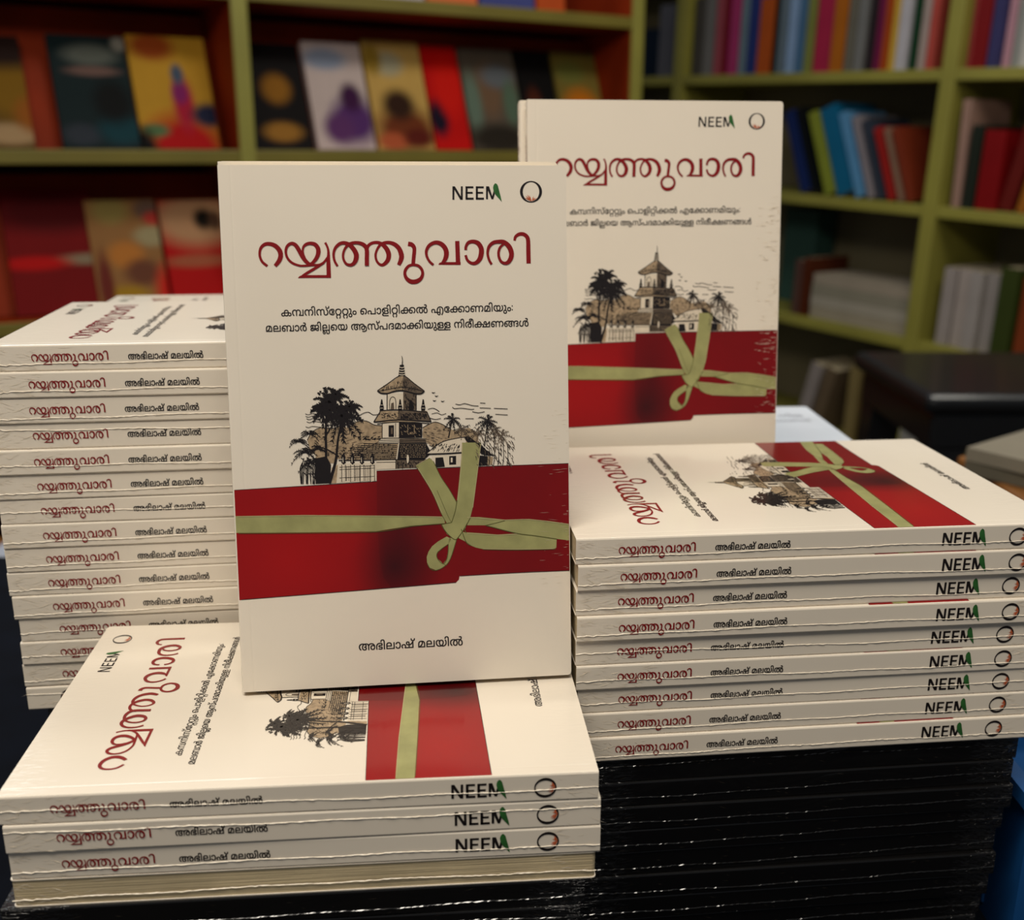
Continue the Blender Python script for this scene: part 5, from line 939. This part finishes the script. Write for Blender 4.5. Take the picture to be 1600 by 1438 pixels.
def smat(name, base, blobs=(), rough=0.6, coat=0):
    """a printed cover: a ground colour with soft-edged areas (x, z, rx, rz, colour) of the picture on it"""
    m = mat(name, base, rough, coat, spec=.12, var=0.05, scale=15)
    nt = m.node_tree; b = nt.nodes['Principled BSDF']
    out = b.inputs['Base Color'].links[0].from_socket
    tc = nt.nodes.new('ShaderNodeTexCoord')
    for (x, z, rx, rz, c) in blobs:
        mp = nt.nodes.new('ShaderNodeMapping'); mp.vector_type = 'TEXTURE'
        mp.inputs['Location'].default_value = (x, 0, z); mp.inputs['Scale'].default_value = (rx, 1, rz)
        g = nt.nodes.new('ShaderNodeTexGradient'); g.gradient_type = 'SPHERICAL'
        mu = nt.nodes.new('ShaderNodeMath'); mu.operation = 'MULTIPLY'; mu.use_clamp = True; mu.inputs[1].default_value = 1.9
        mx = nt.nodes.new('ShaderNodeMixRGB'); mx.inputs['Color2'].default_value = lin(c)
        nt.links.new(tc.outputs['Object'], mp.inputs['Vector']); nt.links.new(mp.outputs['Vector'], g.inputs['Vector'])
        nt.links.new(g.outputs['Fac'], mu.inputs[0]); nt.links.new(mu.outputs[0], mx.inputs['Fac'])
        nt.links.new(out, mx.inputs['Color1']); out = mx.outputs['Color']
    nt.links.new(out, b.inputs['Base Color'])
    return m

_mc = {}
def cmat(rgb):
    if rgb not in _mc: _mc[rgb] = mat('cover_%d_%d_%d' % rgb, rgb, 0.55, 0, spec=.2, var=0.08, scale=12)
    return _mc[rgb]
M['shelf_paper'] = mat('page_edges', (176, 160, 128), 0.8, var=0.1)

def shelf_book(mtx, w, h, t, m, label, name='shelf_book', group=None, face='front'):
    """a small closed book; local X width, Y depth into the shelf, Z up. face 'front': cover towards the room; 'spine': spine towards the room"""
    b = thing(name, label, 'book', mtx, group)
    P = Mesh(); c = .0012
    if face == 'front':   # cover board, back board, spine at x=0
        P.box((0, 0, 0), (w, c, h), m); P.box((0, t - c, 0), (w, t, h), m); P.box((0, c, 0), (c, t - c, h), m)
        link('cover', P.data('cover'), b)
        P = Mesh(); P.box((c, c, .002), (w - .003, t - c, h - .002), M['shelf_paper'])
    else:
        P.box((0, 0, 0), (c, w, h), m); P.box((t - c, 0, 0), (t, w, h), m); P.box((c, 0, 0), (t - c, c, h), m)
        link('cover', P.data('cover'), b)
        P = Mesh(); P.box((c, c, .002), (t - c, w - .003, h - .002), M['shelf_paper'])
    link('page_block', P.data('page_block'), b)
    return b

# ---------------- left shelf (red-brown wood, olive edges)
SL = Frame2(-0.983, 2.100, 0.533)
DEPTH = 0.32
ls = thing('bookcase', 'red-brown wooden bookcase with olive shelf edges and display ledges, at left', 'bookcase', SL.m)
s_post, _ = SL.at(382, 150); s_end, _ = SL.at(985, 120)
s_left = -0.45
Z0, Z1, Z2 = SL.at(600, 236)[1], SL.at(800, 12)[1], -0.335
ZB = FLOOR_Z
def lbox(name, lo, hi, m, r=.002): return link(name, bevel_box(lo, hi, m, r), ls)
for z, nm in ((Z0, 'shelf'), (Z1, 'shelf'), (Z2, 'shelf'), (-0.67, 'shelf'), (-1.0, 'shelf')):
    sh = lbox('shelf', (s_left, .012, z - .026), (s_end, DEPTH, z), M['red_wood'])
    link('edge_strip', bevel_box((s_left, 0, z - .027), (s_end, .012, z + .001), M['frame_green'], .002), sh)
for s0 in (s_left - .03, s_post - .018, s_end):
    up = lbox('upright', (s0, .004, ZB), (s0 + .034, DEPTH, Z1 + .30), M['red_wood'])
    link('edge_strip', bevel_box((s0, -.006, ZB), (s0 + .034, .004, Z1 + .30), M['frame_lime'], .002), up)
lbox('back_panel', (s_left, DEPTH, ZB), (s_end, DEPTH + .01, Z1 + .30), M['dark_back'])
# slanted display boards the books lean on, with narrow dividers
for z in (Z0, Z2):
    for a_, b__ in ((s_left + .004, s_post - .02), (s_post + .018, s_end - .002)):
        m_ = Mesh()
        hh = .285
        m_.mesh([(a_, .112, z + .001), (b__, .112, z + .001), (b__, .112 + .105, z + hh), (a_, .112 + .105, z + hh), (a_, .124, z + .001), (b__, .124, z + .001), (b__, .124 + .105, z + hh), (a_, .124 + .105, z + hh)],
                [(0, 1, 2, 3), (7, 6, 5, 4), (0, 4, 5, 1), (1, 5, 6, 2), (2, 6, 7, 3), (3, 7, 4, 0)], M['red_wood'])
        link('display_board', m_.data('display_board'), ls)

def lean_book(pxl, pxr, ptop, zshelf, m, label, d0=.078, lean=.36, t=.018):
    """a book leaning face out; its measured left and right sides and top edge fix its place and size"""
    sl, _ = SL.at(pxl, 200, d0); sr, _ = SL.at(pxr, 200, d0)
    _, zt = SL.at((pxl + pxr) / 2, ptop, d0 + .04)
    h = (zt - zshelf) / math.cos(lean)
    mt = SL.M(sl, d0, zshelf + .003, -lean)
    return shelf_book(mt, sr - sl, h, t, m, label, group='display books in the bookcase')
W_ = .17; 
lean_book(-70, 52, 55, Z0, smat('cover_ochre', (92, 66, 18), [(.10, .03, .08, .03, (170, 140, 100)), (.12, .12, .10, .08, (128, 92, 14)), (.10, .21, .16, .06, (34, 14, 8)), (.15, .07, .05, .05, (150, 84, 20))]), 'ochre book with a dark top leaning at the far left of the upper ledge')
lean_book(97, 218, 56, Z0, smat('cover_teal', (18, 34, 36), [(.08, .20, .07, .03, (92, 96, 88)), (.08, .165, .07, .014, (110, 84, 76)), (.04, .03, .05, .03, (46, 52, 60)), (.12, .04, .06, .04, (14, 58, 66)), (.14, .225, .02, .02, (136, 132, 120)), (.11, .10, .05, .06, (10, 12, 12))]), 'dark teal book with a grey title leaning in the bookcase')
lean_book(222, 343, 57, Z0, smat('cover_yellow', (190, 142, 40), [(.05, .225, .06, .04, (158, 70, 22)), (.09, .00, .11, .10, (176, 6, 10)), (.10, .10, .03, .08, (170, 24, 50)), (.095, .125, .022, .035, (128, 30, 96)), (.095, .165, .018, .03, (70, 84, 104)), (.15, .075, .05, .035, (30, 34, 60)), (.03, .04, .04, .02, (84, 110, 70)), (.0, .0, .04, .06, (8, 4, 4))]), 'yellow book with a purple and red figure leaning beside the post')
lean_book(398, 490, 68, Z0, smat('cover_black', (12, 6, 6), [(.07, .14, .045, .045, (140, 92, 20)), (.07, .04, .06, .03, (150, 104, 36))]), 'black book with two gold shapes leaning right of the post')
lean_book(497, 587, 66, Z0, smat('cover_lilac', (196, 178, 172), [(.05, .215, .07, .035, (142, 152, 172)), (.10, .07, .075, .075, (84, 44, 104)), (.10, .125, .035, .045, (60, 18, 62)), (.06, .05, .05, .05, (92, 48, 100))]), 'lilac-white book with a purple figure leaning in the bookcase')
lean_book(592, 680, 64, Z0, smat('cover_cream', (196, 158, 84), [(.06, .21, .05, .04, (168, 160, 130)), (.02, .22, .03, .05, (150, 120, 40)), (.08, .05, .10, .07, (110, 50, 20)), (.07, .11, .055, .05, (50, 26, 12)), (.04, .02, .05, .03, (176, 84, 48)), (.11, .03, .05, .03, (90, 24, 12))]), 'cream and yellow book with a brown crouching figure on its cover')
lean_book(683, 738, 72, Z0, smat('cover_red', (196, 8, 4), [(.02, .08, .035, .06, (22, 10, 34)), (.06, .16, .05, .10, (214, 20, 6))]), 'narrow bright red book with a dark oval', d0=.08)
lean_book(742, 826, 76, Z0, smat('cover_grey', (88, 78, 66), [(.07, .15, .05, .09, (110, 84, 62)), (.10, .19, .06, .04, (96, 100, 104)), (.02, .12, .03, .10, (98, 116, 100)), (.13, .12, .03, .08, (84, 104, 84)), (.08, .03, .12, .05, (40, 34, 26))]), 'muted grey-green book with a portrait leaning left of the rear upright paperback')
lean_book(829, 884, 80, Z0, smat('cover_black_two', (10, 7, 7), [(.04, .12, .03, .06, (72, 28, 10))]), 'black book with a faint brown mark, above the rear upright paperback', d0=.076)
lean_book(888, 962, 82, Z0, smat('cover_orange', (112, 96, 40), [(.07, .10, .075, .085, (196, 108, 8)), (.05, .21, .06, .04, (104, 104, 46))]), 'olive book with a large orange disc, by the end panel')
# lower ledge, seen above the left stack
lean_book(-10, 138, 300, Z2, smat('cover_crimson', (120, 4, 6), [(.16, .115, .09, .016, (140, 122, 96)), (.05, .11, .09, .02, (190, 6, 6)), (.10, .22, .16, .06, (84, 0, 4))]), 'large crimson book with a grey oval on the lower ledge')
lean_book(128, 243, 316, Z2, smat('cover_cartoon', (150, 106, 60), [(.05, .22, .05, .04, (150, 130, 70)), (.13, .22, .04, .03, (110, 84, 70)), (.13, .16, .05, .03, (164, 150, 110)), (.07, .12, .05, .04, (190, 120, 50)), (.10, .08, .05, .04, (110, 64, 44)), (.16, .03, .05, .09, (206, 30, 20)), (.06, .03, .06, .03, (170, 130, 30)), (.02, .05, .02, .10, (110, 40, 30)), (.14, .20, .03, .02, (190, 60, 50))]), 'busy multicoloured book with red corner on the lower ledge', d0=.072)
lean_book(249, 352, 316, Z2, smat('cover_peach', (184, 8, 8), [(.08, .19, .12, .075, (186, 140, 100)), (.09, .20, .12, .06, (186, 140, 100)), (.095, .195, .03, .032, (24, 18, 10)), (.12, .19, .02, .03, (90, 62, 44)), (.07, .10, .10, .02, (170, 90, 60))]), 'red book with a peach top and small dark portrait on the lower ledge', d0=.075)

# things lying on the bookcase's top shelf
rr = random.Random(5)
sx = s_post + .28
for i, (w, c, lab) in enumerate(((.16, (168, 160, 170), 'pale grey book lying on the high shelf, foot end only in view'), (.13, (196, 96, 50), 'orange book on the high shelf'), (.15, (60, 66, 120), 'blue book on the high shelf'), (.08, (176, 70, 20), 'rust book at the end of the high shelf'))):
    if sx + w > s_end: w = s_end - sx - .004
    shelf_book(SL.M(sx, .03, Z1 + .002, -.12), w, .22, .02, cmat(c), lab, group='books on the high shelf')
    sx += w + .008

# ---------------- right shelf (yellow-green frame)
x0, y0, x1, y1 = 0.544, 3.577, 1.207, 2.580
SR = Frame2(x0, y0, math.atan2(y1 - y0, x1 - x0), 0.035)
# depth runs away from the room: flip so that n points to the back
rs = thing('shelving_unit', 'tall yellow-green painted shelving unit filled with books, at right', 'bookcase', SR.m)
def rbox(name, lo, hi, m, r=.002, par=None): return link(name, bevel_box(lo, hi, m, r), par or rs)
posts = [SR.at(1062, 60)[0], SR.at(1455, 300)[0]]
bay = posts[1] - posts[0]
posts = [posts[0] - .62, posts[0], posts[1], posts[1] + bay]
DR = .30
for s0 in posts:
    up = rbox('post', (s0 - .021, 0, FLOOR_Z + .075), (s0 + .021, DR, .62), M['frame_lime'])
ZR = [SR.at(1300, 112)[1], SR.at(1300, 308)[1], SR.at(1300, 506)[1], SR.at(1300, 506)[1] - .335]
for z in ZR + [.56]:
    for a_, b__ in zip(posts[:-1], posts[1:]):
        rbox('shelf', (a_ + .021, .004, z - .028), (b__ - .021, DR - .004, z), M['frame_lime'])
rbox('back_panel', (posts[0], DR, FLOOR_Z + .075), (posts[-1], DR + .01, .62), M['olive_back'])

def spine_row(z, items, label_fn, group, H=.25):
    """upright or tilted books from (px left, px right, tilt, height, colour, words)"""
    for (pl, pr, tilt, h, c, words) in items:
        pyy = 90 if z > 0 else (290 if z > -.3 else 480 if z > -.6 else 670)
        s0, _ = SR.at(pl, pyy, .02); s1, _ = SR.at(pr, pyy, .02)
        t = max(.012, (s1 - s0) * math.cos(tilt) - .002)
        lift = t * math.sin(-tilt) if tilt < 0 else 0
        m_ = SR.M(s0, .02 + rr.uniform(0, .015), z + .001 + (t * abs(math.sin(tilt)) if tilt > 0 else 0), 0, tilt)
        shelf_book(m_, .17, h, t, cmat(c), label_fn(words), face='spine', group=group)
top = [(1003,1022,0,.15,(10,26,44),'navy'),(1024,1052,0,.22,(92,92,100),'slate grey'),
 (1078,1092,0,.23,(70,66,62),'charcoal'),(1093,1110,.0,.25,(110,108,106),'mid grey'),(1111,1122,0,.26,(150,70,80),'dusty pink'),(1123,1136,0,.26,(120,8,30),'wine red'),(1137,1150,0,.24,(160,50,100),'magenta'),
 (1151,1160,0,.26,(100,120,130),'grey-blue'),(1161,1178,.0,.26,(36,50,110),'royal blue'),(1179,1200,.0,.21,(170,76,24),'orange'),(1201,1212,0,.25,(24,26,16),'near-black'),(1213,1224,0,.26,(96,110,120),'steel grey'),(1225,1240,0,.26,(130,156,190),'light blue'),
 (1241,1252,0,.26,(70,104,136),'mid blue'),(1253,1266,0,.25,(120,124,60),'olive'),(1268,1296,.0,.20,(160,34,66),'raspberry'),(1297,1317,0,.24,(164,92,20),'amber'),(1318,1332,0,.25,(100,96,84),'stone grey'),(1333,1346,0,.26,(112,112,110),'ash grey'),
 (1347,1360,0,.22,(40,30,34),'black'),(1361,1374,0,.26,(110,24,66),'plum'),(1375,1383,0,.26,(160,66,20),'rust'),(1384,1396,0,.26,(196,160,60),'yellow'),(1398,1415,0,.26,(176,172,176),'white'),(1417,1432,0,.26,(10,52,26),'dark green'),(1433,1446,0,.24,(160,142,134),'beige'),(1447,1459,0,.2,(170,70,60),'salmon')]
spine_row(ZR[0], top, lambda w: w + ' spine upright on the top row of the yellow-green shelving', 'upright books on the top row')
top2 = [(1506,1516,0,.26,(150,60,56),'brick red'),(1516,1540,0,.26,(116,14,18),'deep red'),(1541,1560,0,.26,(54,52,92),'indigo'),(1561,1574,0,.24,(176,130,140),'pink'),(1576,1590,0,.26,(140,140,134),'light grey'),(1592,1612,0,.26,(184,180,172),'off-white'),(1614,1640,0,.25,(100,60,40),'brown')]
spine_row(ZR[0], top2, lambda w: w + ' book right of the front post on the top row', 'upright books on the top row, right bay')
mid_ = [(1250,1266,-.40,.24,(20,36,84),'navy blue'),(1268,1280,-.40,.25,(10,14,16),'black'),(1290,1304,-.40,.24,(124,132,44),'lime'),(1306,1334,-.40,.25,(14,92,128),'teal blue'),(1336,1350,-.40,.24,(84,136,176),'sky blue'),(1354,1366,-.40,.23,(130,122,126),'pale grey'),(1370,1384,-.40,.22,(48,54,66),'slate'),(1390,1402,-.40,.20,(150,30,26),'red'),(1406,1416,-.40,.20,(132,100,80),'tan'),(1420,1434,-.40,.20,(118,44,22),'russet')]
spine_row(ZR[1], mid_, lambda w: w + ' book leaning left on the second row beside the rear upright paperback', 'leaning books on the second row')
mid2 = [(1490,1504,-.03,.26,(150,118,104),'dusty rose'),(1506,1524,.0,.20,(30,36,28),'dark green'),(1526,1560,.0,.19,(120,6,10),'crimson'),(1562,1584,.18,.20,(96,20,14),'maroon'),(1594,1610,.18,.22,(150,90,24),'orange-brown')]
spine_row(ZR[1], mid2, lambda w: w + ' book on the second row right of the front post', 'books on the second row, right bay')

def flat_stack(z, pl, pr, items, py, group):
    zz = z + .001
    for (h, c, words) in items:
        s0, _ = SR.at(pl, py, .02); s1, _ = SR.at(pr, py, .02)
        mt = SR.M(s0 + rr.uniform(0, .006), .03, zz + h) @ Matrix.Rotation(PI / 2, 4, 'Y')
        shelf_book(mt, .17, (s1 - s0), h, cmat(c), words, face='spine', group=group)
        zz += h + .0008
flat_stack(ZR[2], 1262, 1422, [(.034, (150, 140, 120), 'cream book lowest of the flat pile on the third row'), (.030, (158, 150, 134), 'cream book second from the bottom of the flat pile on the third row'), (.032, (136, 130, 112), 'beige book midway up the flat pile on the third row'), (.030, (152, 140, 122), 'cream book on top of the flat pile on the third row')], 470, 'flat books on the third row')
spine_row(ZR[2], [(1234,1246,0,.16,(84,58,50),'brown'),(1248,1258,0,.17,(80,34,14),'rust-brown')], lambda w: w + ' book standing left of the flat pile on the third row', 'books on the third row')
spine_row(ZR[2], [(1466,1486,0,.20,(150,140,134),'white'),(1488,1508,0,.20,(160,148,140),'milky white'),(1510,1530,0,.20,(152,144,138),'greyish white'),(1532,1552,0,.20,(140,132,126),'dull white'),(1556,1586,0,.22,(50,60,20),'dark olive'),(1590,1612,0,.2,(120,52,22),'copper')], lambda w: w + ' book on the third row in the right bay', 'books on the third row, right bay')
spine_row(ZR[3], [(1236,1254,.22,.20,(140,130,124),'grey-white'),(1262,1280,.22,.20,(96,80,60),'drab'),(1313,1330,0,.22,(120,104,64),'tan'),(1340,1352,0,.22,(120,22,20),'red'),(1353,1372,0,.22,(150,112,92),'pinkish'),(1373,1390,0,.22,(80,12,14),'dark red')], lambda w: w + ' book on the lowest row above the pale pile', 'books on the lowest row')

bx = thing('carton', 'dull teal carton standing on the third row behind two brown books', 'box', SR.M(SR.at(1212, 360, .15)[0], .19, ZR[2] + .001))
M['teal'] = mat('dull_teal_card', (44, 78, 70), 0.7, var=0.1)
link('body', bevel_box((0, 0, 0), (.13, .09, .27), M['teal'], .002), bx)
link('lid', bevel_box((-.002, -.002, .27), (.132, .092, .29), M['teal'], .002), bx)

# ------------------------------------------------------------------ black stool, white bag behind it, side table
M['black_plastic'] = mat('black_plastic', (12, 14, 17), 0.38, 0.2, var=0.1)
def ray(px, py, y):
    X = (px - 800) / FPX; U = (719 - py) / FPX
    d = cam_r * X + cam_u * U + fw
    return d * (y / d.y)
pc = ray(1560, 590, 1.55)
st = thing('stool', 'black plastic stool standing before the yellow-green shelving at the right edge', 'stool', Matrix.Translation((pc.x + .02, 1.60, FLOOR_Z)))
hz = pc.z - FLOOR_Z
link('seat', bevel_box((-.17, -.17, hz - .03), (.17, .17, hz), M['black_plastic'], .012, 3), st)
link('apron', bevel_box((-.155, -.155, hz - .085), (.155, .155, hz - .03), M['black_plastic'], .006, 2), st)
for sx_ in (-1, 1):
    for sy_ in (-1, 1):
        P = Mesh(); a = .125; b2 = .165; w = .026
        tp = [(sx_ * a + dx, sy_ * a + dy, hz - .07) for dx, dy in ((-w, -w), (w, -w), (w, w), (-w, w))]
        bt = [(sx_ * b2 + dx * .6, sy_ * b2 + dy * .6, 0) for dx, dy in ((-w, -w), (w, -w), (w, w), (-w, w))]
        P.mesh(tp + bt, [(0, 1, 2, 3), (7, 6, 5, 4), (0, 4, 5, 1), (1, 5, 6, 2), (2, 6, 7, 3), (3, 7, 4, 0)], M['black_plastic'])
        link('leg', P.data('leg'), st)
for z in (.25,):
    for lo, hi in (((-.14, -.155, z), (.14, -.14, z + .03)), ((-.14, .14, z), (.14, .155, z + .03))):
        link('stretcher', bevel_box(lo, hi, M['black_plastic'], .004), st)

M['white_card'] = mat('white_card', (150, 146, 136), 0.6, var=0.06)
M['teal_bright'] = mat('teal_card', (10, 96, 84), 0.5, var=0.06)
pw = ray(1432, 640, 2.05); pe = ray(1492, 640, 2.05); pt = ray(1460, 622, 2.05)
wb = thing('packet', 'tall white packet with a teal corner seen between the stool legs', 'packet', Matrix.Translation((pw.x, 2.05, FLOOR_Z)))
hh = pt.z - FLOOR_Z
link('body', bevel_box((0, 0, 0), (pe.x - pw.x, .08, hh), M['white_card'], .006), wb)
link('corner_print', bevel_box(((pe.x - pw.x) * .45, -.0015, hh - .07), ((pe.x - pw.x) + .001, 0.0, hh - .004), M['teal_bright'], .0005), wb)

M['oak'] = mat('warm_brown_wood', (120, 76, 32), 0.5, 0, spec=.3, var=0.2, scale=14)
SZ = -0.290
c0 = ray(1500, 742, 0.93)
tw = 0.10
side = thing('side_table', 'warm brown wooden side table at the right edge behind the right-hand stack', 'table', Matrix.Translation((0.685, 0.86, FLOOR_Z)))
hs = SZ - FLOOR_Z
link('table_top', bevel_box((-.24, -.15, hs - .035), (.26, .15, hs), M['oak'], .004), side)
for sx_ in (-1, 1):
    for sy_ in (-1, 1):
        link('leg', bevel_box((.01 + sx_ * .22 - .02, sy_ * .12 - .02, 0), (.01 + sx_ * .22 + .02, sy_ * .12 + .02, hs - .035), M['oak'], .003), side)
for i, (c, lab) in enumerate((((96, 90, 76), 'grey-beige book lying under another on the brown side table'), ((128, 120, 104), 'beige book lying on top on the brown side table'))):
    mt = Matrix.Translation((0.425, 0.945, SZ + .0005 + i * .013)) @ Matrix.Rotation(.70 - .05 * i, 4, 'Z') @ Matrix.Translation((0, -.24, 0)) @ Matrix.Rotation(-PI / 2, 4, 'X') @ Matrix.Translation((0, -.0125, 0))
    shelf_book(mt, .17, .24, .0125, cmat(c), lab, group='books on the side table')

# ---- floor-level things glimpsed left of the tall left stack
lw = thing('low_table', 'orange-brown low wooden table seen left of the tall left stack', 'table', Matrix.Translation((-.82, 1.45, FLOOR_Z)))
hl = .52
link('table_top', bevel_box((-.25, -.18, hl - .03), (.25, .18, hl), M['oak'], .004), lw)
for sx_ in (-1, 1):
    for sy_ in (-1, 1):
        link('leg', bevel_box((sx_ * .22 - .02, sy_ * .15 - .02, 0), (sx_ * .22 + .02, sy_ * .15 + .02, hl - .03), M['oak'], .003), lw)
shelf_book(Matrix.Translation((-.80, 1.36, FLOOR_Z + hl + .001)) @ Matrix.Rotation(-PI / 2, 4, 'X') @ Matrix.Translation((0, -.02, 0)), .2, .2, .02, cmat((176, 180, 190)), 'pale book lying on the low table left of the tall left stack')
